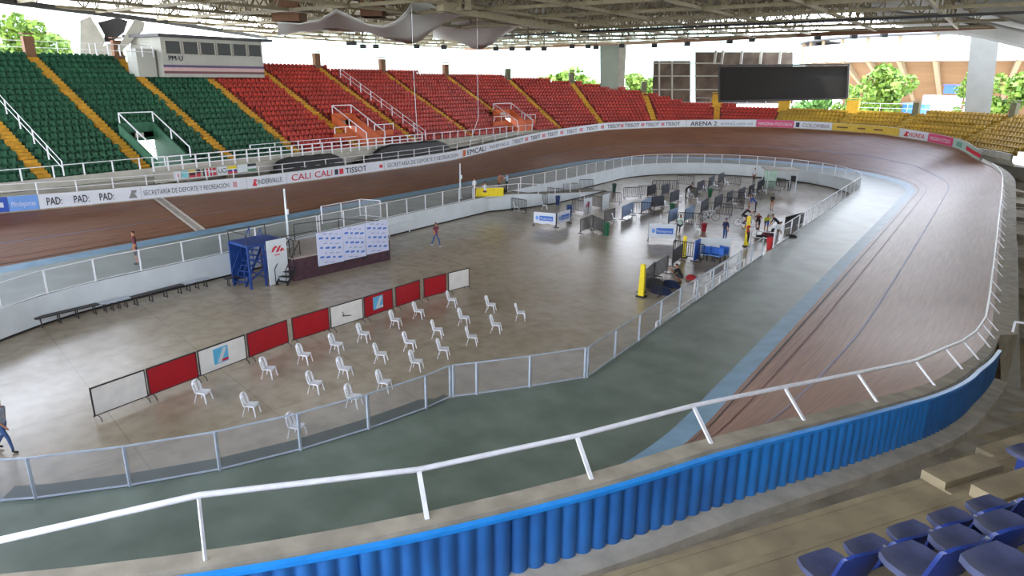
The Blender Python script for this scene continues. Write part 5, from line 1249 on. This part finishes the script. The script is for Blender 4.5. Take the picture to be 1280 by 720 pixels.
# ---- banners on barriers
def cloth_banner(p, q, z0, z1, label, logo='blue', name='event_banner'):
    A, B = at(*p, 0), at(*q, 0); d = B-A; c = (A+B)/2; root = empty(name, c, math.atan2(d.y, d.x), label, 'banner', None); L = d.length
    a = MB(); rows = [[Vector((-L/2+L*k/12, -.05-.015*math.sin(k*1.3), z)) for z in (z0+.03*math.sin(k), (z0+z1)/2, z1)] for k in range(13)]; a.loft(rows); a.loft([[v+Vector((0, .012, 0)) for v in r] for r in rows][::-1]); a.build('sheet', M_bw, root)
    a = MB()
    if logo == 'blue':
        a.box((.08*L, -.09, (z0+z1)/2), (L*.62, .01, (z1-z0)*.42)); a.build('logo', M_tblue, root); a = MB(); zc_ = (z0+z1)/2
        n = 14; a.add([(-L*.33+.13*math.cos(2*math.pi*k/n), -.09, zc_+.16*math.sin(2*math.pi*k/n)) for k in range(n)], [tuple(range(n))]); a.build('emblem', M_sky1, root)
        a = MB(); flat_text(a, 'Mindeportes', (-L*.2, -.1, zc_-.1), (1, 0, 0), (0, 0, 1), .18, width=L*.54); a.build('lettering', M_bw, root)
    for x in (-L/2, L/2): b = MB(); b.beam((x, .0, 0), (x, .0, z1+.03), .045); b.beam((x, -.25, .02), (x, .25, .02), .05); b.build('stand', M_dark, root)
    return root
cloth_banner((667, 282), (694.5, 284.5), .22, 1.1, 'white banner with blue block, left half of the angled pair')
cloth_banner((695.5, 284.5), (711.5, 279), .22, 1.12, 'white banner with blue block, right half of the angled pair')
cloth_banner((810, 301), (844, 302), .25, 1.25, 'white banner with blue block standing in front of the seated person')
for p, q, h0, h1, lab, lg in (((728.5, 269), (738.5, 266), .1, 1.35, 'white sign with a pink logo on a crowd barrier', True), ((751.5, 264), (760, 261), .1, 1.4, 'plain white sign on a crowd barrier right of the pink one', False)):
    A, B = at(*p, 0), at(*q, 0); d = B-A; c = (A+B)/2; L = d.length; root = empty('placard', c, math.atan2(d.y, d.x), lab, 'sign'); a = MB(); a.box((0, -.06, (h0+h1)/2), (L, .02, h1-h0)); a.build('board', M_white, root)
    for x in (-L*.4, L*.4): a = MB(); a.beam((x, 0, 0), (x, 0, h1), .03); a.build('leg', M_dark, root)
    if lg:
        a = MB()
        for x, z, s_ in ((-.15, .75, .3), (.12, .85, .34)): a.tube([(x-.18, -.08, z-.15), (x-.1, -.08, z+s_*.5), (x+.12, -.08, z+s_*.4), (x+.05, -.08, z), (x+.22, -.08, z-.2)], .045, 5)
        a.build('logo', mat('print_magenta', (206, 60, 130), .5, 0), root)
# ---- bins
def bin_(px, py, m, label, h=.95, w_=.28):
    h *= .8; w_ *= .74
    root = empty('litter_bin', at(px, py, 0), 0, label, 'bin', 'litter bins on the infield'); a = MB(); n = 12
    a.loft([[Vector((r*math.cos(2*math.pi*k/n), r*math.sin(2*math.pi*k/n), z)) for k in range(n)] for r, z in ((w_*.8, 0), (w_, h), (w_+.03, h), (w_+.03, h+.05), (w_-.02, h+.05), (w_-.04, .2))], closed=True); a.add([(w_*.8*math.cos(2*math.pi*k/n), w_*.8*math.sin(2*math.pi*k/n), .01) for k in range(n)], [tuple(range(n))]); a.build('body', m, root, smooth=False)
    a = MB(); a.box((0, 0, h*.75), (w_*2.05, .1, .12)); a.build('handle', m, root)
M_bgreen = mat('bin_green', (22, 92, 58), .45, .1, 3); M_bblue = mat('bin_blue', (34, 58, 110), .45, .1, 3)
bin_(757.5, 294, M_bgreen, 'green bin at the right end of the angled bare barriers', 1.1, .33); bin_(839.5, 266, M_bgreen, 'green bin in the middle of the stalls near a white chair'); bin_(887, 246, M_bgreen, 'green bin at the back behind the cyclists')
bin_(767.5, 239.5, mat('bin_dkgreen', (30, 66, 54), .45, .1, 3), 'dark green bin near the far left back wall'); bin_(711.5, 270, M_bblue, 'dark blue bin behind the angled pair of banners', 1.1, .33); bin_(697, 256, M_bblue, 'dark blue bin in front of the ramp wall')
bin_(986, 238, M_black, 'small black bin standing alone near the end wall', .95, .24); bin_(879.5, 289, mat('bin_red', (150, 20, 44), .45, .1, 3), 'red bin right of the white plastic chairs by the stalls', .7, .28)
# ---- far chairs
farch = [((769, 279), 'white chair in the middle of the floor right of the slanting bare barrier'), ((792.5, 274), 'white chair right of the light blue covered barrier'), ((831, 257), 'white chair left of the grey covered barrier at the back'), ((834, 262), 'white chair in front of the one beside the grey cover'), ((850, 250), 'white chair just left of the person in black'), ((863.5, 246), 'white chair just right of the person in black'), ((829, 280), 'white chair behind the white banner with blue block'), ((872, 293), 'white chair left of the red bin'), ((919, 260), 'lone white chair right of the third dark cover'), ((934, 252), 'white chair right of the fourth dark cover'), ((942, 247), 'white chair next to the fifth dark cover'), ((955.5, 243), 'white chair right of the sixth dark cover, nearer'), ((966, 237), 'white chair beside the farthest dark cover'), ((880, 239), 'white chair at the back beside the first cover of the back left rank'), ((894, 236), 'white chair at the back beside the middle cover of the back left rank'), ((908, 232), 'white chair at the far end of the back left rank'), ((864.5, 248.5), 'second white chair right of the person in black'), ((681, 262), 'white chair against the ramp wall left of the blue bin'), ((646, 264), 'white chair behind the barrier by the wall bulge'), ((728, 249), 'white chair by the foot of the ramp'), ((874, 258), 'white chair behind the nearest dark cover')]
for (a, b), lab in farch: put_chair(a, b, lab, 75+random.uniform(-20, 20), 'white chairs among the stalls')
# ---- yellow posts
for i, (px, py, top, dist, lab) in enumerate(((801.5, 371, 330, 0, 'yellow padded post nearest the camera beside the bare barriers'), (854.5, 322, 295, 0, 'yellow padded post behind the barriers left of the blue panel'), (932.5, 308, 270, 0, 'yellow post beside the person in the yellow and red vest'))):
    b = at(px, py, 0); t = at_d(px, top, math.hypot(b.x, b.y)); h = t.z; root = empty('padded_post', b, 0, lab, 'post', 'yellow posts'); a = MB(); w_ = .16 if i == 0 else .14
    a.add([(-w_, -w_*.6, 0), (w_, -w_*.6, 0), (w_, w_*.6, 0), (-w_, w_*.6, 0), (-w_*.7, -w_*.5, h), (w_*.7, -w_*.5, h), (w_*.7, w_*.5, h), (-w_*.7, w_*.5, h)], [(0, 1, 5, 4), (1, 2, 6, 5), (2, 3, 7, 6), (3, 0, 4, 7), (4, 5, 6, 7)]); a.build('pad', M_yellow, root)
    a = MB(); a.box((0, 0, .04), (w_*3, w_*2.4, .08)); a.build('base', M_black, root)
# ================================================================== people
def make_person(pose='stand', H_=1.72, arms='down', female=False, fingers=True, stride=.0):
    """skeleton facing +Y; returns verts(list of (pos, radius)), edges with zone names"""
    k = H_/1.72; V = []; Eg = []; Zn = []
    def v(p, r): V.append((Vector(p)*k, r*k if isinstance(r, float) else (r[0]*k, r[1]*k))); return len(V)-1
    def e(a, b, z): Eg.append((a, b)); Zn.append(z)
    lean = {'stand': 0, 'walk': .06, 'bend': 1.0, 'ride': .75, 'sit': .12, 'crouch': .6}[pose]; hz = {'stand': .93, 'walk': .91, 'bend': .9, 'ride': 1.0, 'sit': .5, 'crouch': .42}[pose]
    def T(d, side=0, fwd=0):  # point on the torso axis, d metres above the hips
        return (side, math.sin(lean)*d+fwd*math.cos(lean), hz+math.cos(lean)*d-fwd*math.sin(lean))
    pel = v(T(0), (.15, .11)); wst = v(T(.2), (.135, .095)); ch = v(T(.38), (.155, .105)); nk0 = v(T(.5), (.1, .075)); 
    hl = lean*.45; nb = Vector(T(.5)); nk = v(nb+Vector((0, math.sin(hl)*.08, math.cos(hl)*.08)), .052)
    hd = v(nb+Vector((0, math.sin(hl)*.16+.015, math.cos(hl)*.16)), (.07, .082)); ht = v(nb+Vector((0, math.sin(hl)*.26+.005, math.cos(hl)*.26)), (.066, .078))
    e(pel, wst, 'top'); e(wst, ch, 'top'); e(ch, nk0, 'top'); e(nk0, nk, 'skin'); e(nk, hd, 'skin'); e(hd, ht, 'skin')
    for s_ in (-1, 1):
        sh = v(T(.46, s_*.175), .06); e(nk0, sh, 'top'); shp = Vector(T(.46, s_*.175))
        sw = {'down': .04, 'walk': .3*s_, 'front': .9, 'bars': 1.0, 'hips': -.25, 'reach': .3}[arms]; out = .22 if arms != 'hips' else .5
        ua = Vector((s_*math.sin(out)*.28, math.sin(sw)*.28, -math.cos(sw)*.27)); el = shp+ua
        bd = {'down': .25, 'walk': .35, 'front': 1.2, 'bars': .4, 'hips': .9, 'reach': .2}[arms]; fa_ = Vector(((-s_*.05 if arms != 'hips' else -s_*.2), math.sin(sw+bd)*.25, -math.cos(sw+bd)*.25)); wr = el+fa_
        ei = v(el, .041); wi = v(wr, .027); mi_ = v(shp.lerp(el, .45), .05); e(sh, mi_, 'top'); e(mi_, ei, 'arm'); e(ei, wi, 'fore')
        dn = fa_.normalized(); pm = v(wr+dn*.06, (.032, .02)); e(wi, pm, 'skin')
        if fingers:
            sd = dn.cross(Vector((s_, 0, 0))).normalized()
            if sd.length < .1: sd = Vector((0, 1, 0))
            cu = Vector((-s_, 0, 0))*.35
            for j, (o_, ln) in enumerate(((-.027, .06), (-.009, .072), (.009, .067), (.026, .052))):
                b0 = v(wr+dn*.085+sd*o_, .0095); b1 = v(wr+dn*(.085+ln*.55)+sd*o_*1.15+cu*.012, .0085); b2 = v(wr+dn*(.085+ln)+sd*o_*1.2+cu*.04, .007); e(pm, b0, 'skin'); e(b0, b1, 'skin'); e(b1, b2, 'skin')
            t0 = v(wr+dn*.035-sd*.03, .011); t1 = v(wr+dn*.07-sd*.055, .0095); t2 = v(wr+dn*.095-sd*.06+cu*.02, .008); e(wi, t0, 'skin'); e(t0, t1, 'skin'); e(t1, t2, 'skin')
        hp = Vector((s_*.095, 0, hz-.05)); h_ = v(hp, .09); e(pel, h_, 'leg')
        if pose in ('stand', 'bend'): kn = Vector((s_*.1, .02, .49)); an = Vector((s_*.105, -.01, .09)); 
        elif pose == 'walk': f_ = s_*(1 if stride >= 0 else -1); kn = Vector((s_*.1, .17*f_+.05, .50)); an = Vector((s_*.1, .33*f_-.03, .1 if f_ > 0 else .13))
        elif pose == 'ride': kn = Vector((s_*.11, .38, .78+.12*s_)); an = Vector((s_*.11, .2, .38+.12*s_))
        elif pose == 'sit': kn = Vector((s_*.12, .42, .5)); an = Vector((s_*.12, .42, .09))
        else: kn = Vector((s_*.16, .36, .46)); an = Vector((s_*.14, .05, .09))
        ki = v(kn, .058); ai = v(an, .038); th = v(hp.lerp(kn, .45), .077); cf = v(kn.lerp(an, .35), .052); e(h_, th, 'leg'); e(th, ki, 'leg'); e(ki, cf, 'shin'); e(cf, ai, 'shin')
        he = v(an+Vector((0, -.04, -.05)), .036); toe = v(an+Vector((0, .16, -.06)), (.042, .026)); e(ai, he, 'shoe'); e(he, toe, 'shoe')
    return V, Eg, Zn
def build_person(loc, heading, cols, label, pose='stand', H_=1.72, arms='down', hair=(34, 28, 26), z=0, extra=None, stride=1, group=None, hat=None, fingers=True):
    """cols: dict top / arm / fore / leg / shin / shoe -> material"""
    V, Eg, Zn = make_person(pose, H_, arms, fingers=fingers, stride=stride)
    me = bpy.data.meshes.new('person'); me.from_pydata([p for p, _ in V], Eg, []); o = bpy.data.objects.new('person', me); COL.objects.link(o)
    md = o.modifiers.new('skin', 'SKIN'); md.use_smooth_shade = True; sv = me.skin_vertices[0].data if me.skin_vertices else None
    if sv is None:
        me.attributes  # older files: layer is created by the modifier
    for i, (_, r) in enumerate(V):
        sv[i].radius = (r, r) if isinstance(r, float) else r
    sv[0].use_root = True
    sb_ = o.modifiers.new('sub', 'SUBSURF'); sb_.levels = 1; sb_.render_levels = 1
    bpy.context.view_layer.update(); m2 = bpy.data.meshes.new_from_object(o.evaluated_get(bpy.context.evaluated_depsgraph_get()))
    bpy.data.objects.remove(o)
    order = []; idx = {}
    for zname in set(Zn):
        m = cols.get(zname, M_skin)
        if m not in order: order.append(m)
        idx[zname] = order.index(m)
    m2.materials.clear()
    for m in order: m2.materials.append(m)
    segs = [(V[a][0], V[b][0], idx[zz]) for (a, b), zz in zip(Eg, Zn)]
    for p in m2.polygons:
        c = p.center; best = 1e9; bi = 0
        for a, b, i_ in segs:
            ab = b-a; t = max(0, min(1, (c-a).dot(ab)/max(1e-9, ab.length_squared))); dd_ = (c-(a+ab*t)).length
            if dd_ < best: best = dd_; bi = i_
        p.material_index = bi; p.use_smooth = True
    m2.name = 'person'; ob = bpy.data.objects.new('person', m2); COL.objects.link(ob)
    zmin = min(v_.co.z for v_ in m2.vertices); 
    if pose in ('stand', 'walk', 'bend', 'crouch', 'sit'):
        for v_ in m2.vertices: v_.co.z -= zmin
    else: zmin = 0
    ob.location = (loc.x, loc.y, loc.z+z); ob.rotation_euler = (0, 0, math.radians(-heading)); tag(ob, label, 'person', group)
    hdp = V[5][0]; htp = V[6][0]; off_ = Vector((0, 0, -zmin)); up = (htp-hdp).normalized(); fw = Vector((0, 1, 0)); fw = (fw-up*fw.dot(up)).normalized(); rt = up.cross(fw)
    hm = mat('hair_%d_%d_%d' % hair, hair, .7, .2, 20); mb = MB(); rows = []; c0 = hdp.lerp(htp, .62)+off_
    for j in range(7):
        th = j/6*1.75; rr = []
        for i in range(14):
            a = 2*math.pi*i/14; front = math.sin(a); lim = th if front < .2 else min(th, 1.15)
            rr.append(c0+up*(.088*math.cos(lim))+(rt*math.cos(a)*.079+fw*(math.sin(a)*.093-.008))*math.sin(lim))
        rows.append(rr)
    mb.loft(rows, closed=True); mb.build('hair', hm, ob, smooth=True)
    # face: nose, eyes, mouth, ears
    fc_ = hdp+off_+fw*.085; mb = MB(); mb.add([fc_+up*.035-fw*.01, fc_+rt*.014-up*.012, fc_-rt*.014-up*.012, fc_+fw*.022-up*.008], [(0, 1, 3), (0, 3, 2), (1, 2, 3)]); mb.build('nose', M_skin, ob)
    mb = MB(); mb.box(fc_+rt*.03+up*.035-fw*.012, (.022, .012, .008)); mb.build('eye', M_black, ob); mb = MB(); mb.box(fc_-rt*.03+up*.035-fw*.012, (.022, .012, .008)); mb.build('eye', M_black, ob)
    mb = MB(); mb.box(fc_-up*.035-fw*.01, (.04, .012, .007)); mb.build('mouth', mat('lips', (140, 70, 66), .6), ob)
    for s_ in (-1, 1): mb = MB(); q = hdp+off_+rt*s_*.078+up*.02; mb.tube([q-up*.025, q+rt*s_*.012, q+up*.025], .012, 6); mb.build('ear', M_skin, ob)
    return ob
def C(n, rgb): return mat('cloth_'+n, rgb, .8, .1, 8)
c_navy = C('navy', (36, 42, 84)); c_blk = C('black', (30, 30, 34)); c_mar = C('dark_red', (92, 40, 46)); c_grey = C('grey', (150, 160, 176)); c_wht = C('white', (220, 224, 228)); c_sho = C('shoe', (44, 38, 36)); c_yel = C('hivis', (206, 214, 60)); c_redv = C('red', (176, 40, 44)); c_blu = C('blue', (50, 90, 170)); c_teal = C('pale_green', (176, 206, 200)); c_dk = C('charcoal', (52, 54, 62)); c_plum = C('plum', (110, 50, 72))
def P_(px, py, z=0): return at(px, py, z)
build_person(P_(9, 563), 60, dict(top=c_grey, arm=c_grey, leg=M_jean, shin=M_jean, shoe=c_sho), 'person in grey T-shirt and blue jeans walking in from the left edge', 'walk', 1.74, 'walk', stride=1)
build_person(P_(545, 308), 100, dict(top=c_plum, arm=M_skin, leg=M_jean, shin=M_jean, shoe=c_wht), 'person in dark red top and jeans walking across the open floor', 'walk', 1.66, 'down', stride=-1)
build_person(P_(172, 330.5, ZAP), 200, dict(top=c_mar, arm=c_mar, leg=c_dk, shin=M_skin, shoe=c_sho), 'person in dark red shirt and dark shorts standing on the apron at left', 'stand', 1.78, 'down')
build_person(P_(905, 303), 20, dict(top=c_navy, arm=c_navy, leg=M_jean, shin=M_jean, shoe=c_sho), 'person in navy T-shirt and cap standing with back turned', 'stand', 1.74, 'down', hair=(40, 60, 110))
build_person(P_(932.5, 308), 200, dict(top=c_redv, arm=c_yel, leg=c_blk, shin=c_blk, shoe=c_sho), 'person in red and yellow vest standing by the yellow post', 'stand', 1.76, 'front')
build_person(P_(942, 229.5), 200, dict(top=c_wht, arm=c_wht, leg=c_blk, shin=c_blk, shoe=c_sho), 'distant person in white top and black trousers by the end wall', 'stand', 1.72, 'down')
build_person(P_(857, 247.5), 60, dict(top=c_blk, arm=c_blk, leg=c_blk, shin=c_blk, shoe=c_sho), 'person dressed in black leaning over among the far stalls', 'bend', 1.75, 'reach')
o_p = build_person(P_(850, 289), 180, dict(top=c_teal, arm=c_teal, leg=c_blk, shin=c_blk, shoe=c_sho), 'person in pale green top sitting beside the white banner', 'sit', 1.7, 'front')
build_person(P_(964, 263.5), 10, dict(top=c_blk, arm=c_blk, leg=M_skin, shin=M_skin, shoe=c_sho), 'person in black top standing alone near the end of the stalls', 'stand', 1.5, 'down')
build_person(P_(944, 265), 250, dict(top=c_blu, arm=c_blu, leg=c_dk, shin=c_dk, shoe=c_sho), 'person in blue shirt bending down behind the cyclists', 'bend', 1.7, 'reach')
build_person(P_(957, 290), 160, dict(top=c_yel, arm=c_yel, leg=c_blu, shin=M_skin, shoe=c_wht), 'person in lime vest and blue shorts bending over a bag', 'bend', 1.7, 'reach')
build_person(P_(964, 302), 60, dict(top=c_wht, arm=c_wht, leg=c_blk, shin=c_blk, shoe=c_sho), 'person in white shirt bending forward by the fence gap', 'bend', 1.74, 'reach')
build_person(P_(972, 293), 280, dict(top=c_blk, arm=c_blk, leg=c_blk, shin=c_blk, shoe=c_sho), 'person in black stooping behind the fence beside the white shirt', 'bend', 1.7, 'reach', hair=(20, 18, 18))
# riders with bicycles
def bicycle(loc, heading, m, label):
    root = empty('bicycle', loc, math.radians(-heading), label, 'bicycle', 'bicycles by the stalls')
    for y in (-.5, .52):
        a = MB(); n = 20; a.tube([(0, y+.33*math.cos(2*math.pi*k/n), .34+.33*math.sin(2*math.pi*k/n)) for k in range(n+1)], .014, 5); w_ = a.build('wheel', M_black, root); a = MB()
        for k in range(8): t = math.pi*k/8; a.beam((0, y+.32*math.cos(t), .34+.32*math.sin(t)), (0, y-.32*math.cos(t), .34-.32*math.sin(t)), .004)
        a.build('spokes', M_fence, w_)
    a = MB()
    for p, q in (((0, -.5, .34), (0, -.06, .3)), ((0, -.06, .3), (0, -.2, .85)), ((0, -.2, .82), (0, -.5, .34)), ((0, -.06, .3), (0, .38, .8)), ((0, -.18, .8), (0, .38, .86)), ((0, .36, .9), (0, .52, .34))): a.beam(p, q, .03)
    a.build('frame', m, root); a = MB(); a.tube([(-.2, .5, .9), (-.2, .4, .98), (0, .38, .98), (.2, .4, .98), (.2, .5, .9)], .014, 6); a.build('handlebar', M_black, root)
    a = MB(); a.box((0, -.22, .9), (.12, .24, .05)); a.build('saddle', M_black, root); a = MB(); a.tube([(-.08, -.06, .3), (.08, -.06, .3)], .08, 10); a.build('crank', M_dark, root); return root
bicycle(P_(930, 283.5), 75, M_black, 'black bicycle ridden by the person in black'); build_person(P_(930, 283.5)+Vector((-.2, 0, 0)), 75, dict(top=c_blk, arm=c_blk, leg=c_blk, shin=M_skin, shoe=c_sho), 'person in black riding a bicycle near the yellow post', 'ride', 1.7, 'bars')
bicycle(P_(946, 291), 165, M_dark, 'dark bicycle held by the rider in dark red'); build_person(P_(946, 291), 165, dict(top=c_mar, arm=c_mar, leg=c_blk, shin=M_skin, shoe=c_sho), 'rider in dark red top astride a bicycle', 'ride', 1.7, 'bars', hair=(220, 190, 190))
bicycle(P_(886, 276), 60, M_white, 'white bicycle propped by the nearest dark cover')
# group at the yellow table on the left wall
build_person(P_(593, 247, ZAP), 90, dict(top=c_wht, arm=c_wht, leg=c_plum, shin=c_plum, shoe=c_sho), 'person in pale top standing at the left end of the yellow table', 'stand', 1.66, 'down')
build_person(P_(607, 246, ZAP), 270, dict(top=c_wht, arm=c_wht, leg=c_plum, shin=c_plum, shoe=c_sho), 'person in white top seated behind the yellow table', 'sit', 1.7, 'front')
build_person(P_(624.5, 243, ZAP), 120, dict(top=C('tan', (150, 100, 66)), arm=M_skin, leg=c_blk, shin=c_blk, shoe=c_sho), 'person in tan top standing at the right end of the yellow table', 'stand', 1.74, 'front')
build_person(P_(634, 240, ZAP), 250, dict(top=C('sky', (170, 196, 220)), arm=c_wht, leg=c_blk, shin=c_blk, shoe=c_sho), 'person in light blue shirt leaning behind the table group', 'stand', 1.66, 'front')
tp_ = P_(611, 245, ZAP); root = empty('table', tp_, math.radians(45), 'long table with bright yellow front cloth on the landing', 'table'); a = MB(); a.box((0, 0, .74), (2.4, .7, .05)); a.build('tabletop', M_concl, root); a = MB(); a.box((0, -.36, .38), (2.4, .03, .7)); a.build('cloth', M_yellow, root)
for x in (-1.1, 1.1): a = MB(); a.beam((x, .25, 0), (x, .25, .73), .05); a.build('leg', M_dark, root)
# ---- team pit by the straight fence
ppA, ppB = at(875, 327, 0), at(907, 331, 0)
def wall_panel(p, q, h, m, label, th=.06):
    c = (p+q)/2; d = q-p; root = empty('low_partition', c, math.atan2(d.y, d.x), label, 'panel'); a = MB(); a.box((0, 0, h/2+.05), (d.length, th, h)); a.build('sheet', m, root)
    for s_ in (-1, 1): a = MB(); a.box((s_*d.length*.45, 0, .03), (.06, .5, .06)); a.build('foot', M_dark, root)
wall_panel(at(873, 318, 0), at(912, 320, 0), 1.1, M_white, 'white low screen closing the team pit behind the blue seats'); wall_panel(at(867, 327, 0), at(873.5, 324, 0), 1.3, mat('panel_blue', (36, 84, 176), .45, .06), 'narrow bright blue screen at the left of the team pit')
for i, (px, py) in enumerate(((879, 325), (888, 326), (895, 327.5), (901, 325))):
    root = empty('pit_bench', at(px, py, 0), math.radians(-20), '%s light blue seat in the team pit behind the straight fence' % ('leftmost', 'second', 'third', 'rightmost')[i], 'seat', 'light blue seats in the pit'); a = MB(); a.box((0, 0, .42), (.7, .42, .05)); a.build('seat', M_sky1, root); a = MB(); a.box((0, .22, .66), (.7, .04, .42)); a.build('backrest', M_tblue, root)
    for x in (-.3, .3): a = MB(); a.beam((x, 0, 0), (x, 0, .41), .05); a.build('leg', M_dark, root)
def stair_rail(pts, label): return rail_line(pts, label, hs=(.5, .95), bay=2.2, r=.03, name='pit_railing')
stair_rail([Vector((-10.45, y, .3)) for y in (25.5, 30.5)], 'white handrail just inside the straight fence at its near end'); stair_rail([Vector((-10.5, y, .5)) for y in (31.5, 37.5)], 'white handrail just inside the straight fence along the pit')
stair_rail([Vector((-11.6, y, .1)) for y in (33, 40)], 'inner white handrail beside the team pit seats')
stair_rail([at(938, 305, 0), at(965, 303, 0), at(968, 308, 0)], 'white rail closing the fence gap behind the bending people')
def lump(loc, sz, m, label, name='bag', cat='bag', rz=0):
    mb = MB(); n, k_ = 10, 6; rows = []
    for j in range(k_+1):
        th = math.pi/2*j/k_; rows.append([Vector((sz[0]*math.cos(th)**.6*math.cos(2*math.pi*i/n)*(1+.08*math.sin(3*i+j)), sz[1]*math.cos(th)**.6*math.sin(2*math.pi*i/n)*(1+.08*math.cos(2*i)), sz[2]*math.sin(th))) for i in range(n)])
    mb.loft(rows, closed=True); o = mb.build(name, m, smooth=True); o.location = loc; o.rotation_euler = (0, 0, rz); return tag(o, label, cat)
c_bag = C('bag_navy', (32, 44, 78)); lump(at(826, 366, 0), (.62, .42, .36), c_bag, 'large dark blue bag on the floor behind the near barriers'); lump(at(838, 358, 0), (.55, .4, .34), c_bag, 'dark blue bag beside the crouching person'); lump(at(818, 359, 0), (.6, .45, .5), c_blk, 'black bag against the tall bare barrier')
build_person(P_(852, 354), 250, dict(top=c_blk, arm=c_blk, leg=c_dk, shin=M_skin, shoe=c_sho), 'person in black crouching among the bags behind the straight fence', 'crouch', 1.7, 'front'); lump(at(864, 349, 0), (.32, .2, .26), c_redv, 'red bag by the straight fence right of the crouching person')
lump(at(961, 296, 0), (.6, .4, .4), c_mar, 'dark red bag at the feet of the bending people'); lump(at(989, 296, ZAP), (.35, .2, .16), c_blk, 'small black bag lying on the green apron outside the fence'); lump(at(952, 299, 0), (.5, .3, .3), c_blk, 'black bag left of the bending people')
bin_(961.5, 312, C('barrel_red', (206, 50, 54)), 'red barrel standing in the fence gap', 1.0, .3)
p = at(992, 283, 0); mb = MB(); mb.box((0, 0, .5), (3.0, .1, .9), rz=math.radians(78)); mb.box((0, .0, .04), (.1, .8, .08), rz=math.radians(78)); o = mb.build('dark_board', M_black); o.location = p; tag(o, 'long low black board inside the fence near its far half', 'board')
# canopy by the end wall
p = at(972, 240, 0); root = empty('canopy', p, math.radians(30), 'small pale canopy on posts against the end wall', 'canopy'); 
for x in (-1.4, 1.4):
    for y in (-1, 1): a = MB(); a.beam((x, y, 0), (x, y, 2.3), .08); a.build('post', M_white, root)
a = MB(); a.box((0, 0, 2.35), (3.2, 2.4, .1)); a.build('roof', M_concl, root); a = MB(); a.box((-.6, 1.0, 1.2), (1.2, .06, 1.8)); a.build('side_screen', mat('screen_pale_green', (176, 206, 190), .5), root); a = MB(); a.box((1.2, -.6, 1.5), (.4, .4, .5)); a.build('speaker', M_black, root)
p = at(966, 203.5, 3.0); 
lump(at(978, 199, 2.4), (1.2, .4, .5), c_blk, 'dark bundle lying on the lower boards of the far bend', 'bundle', 'bundle') if False else None
print('OK')
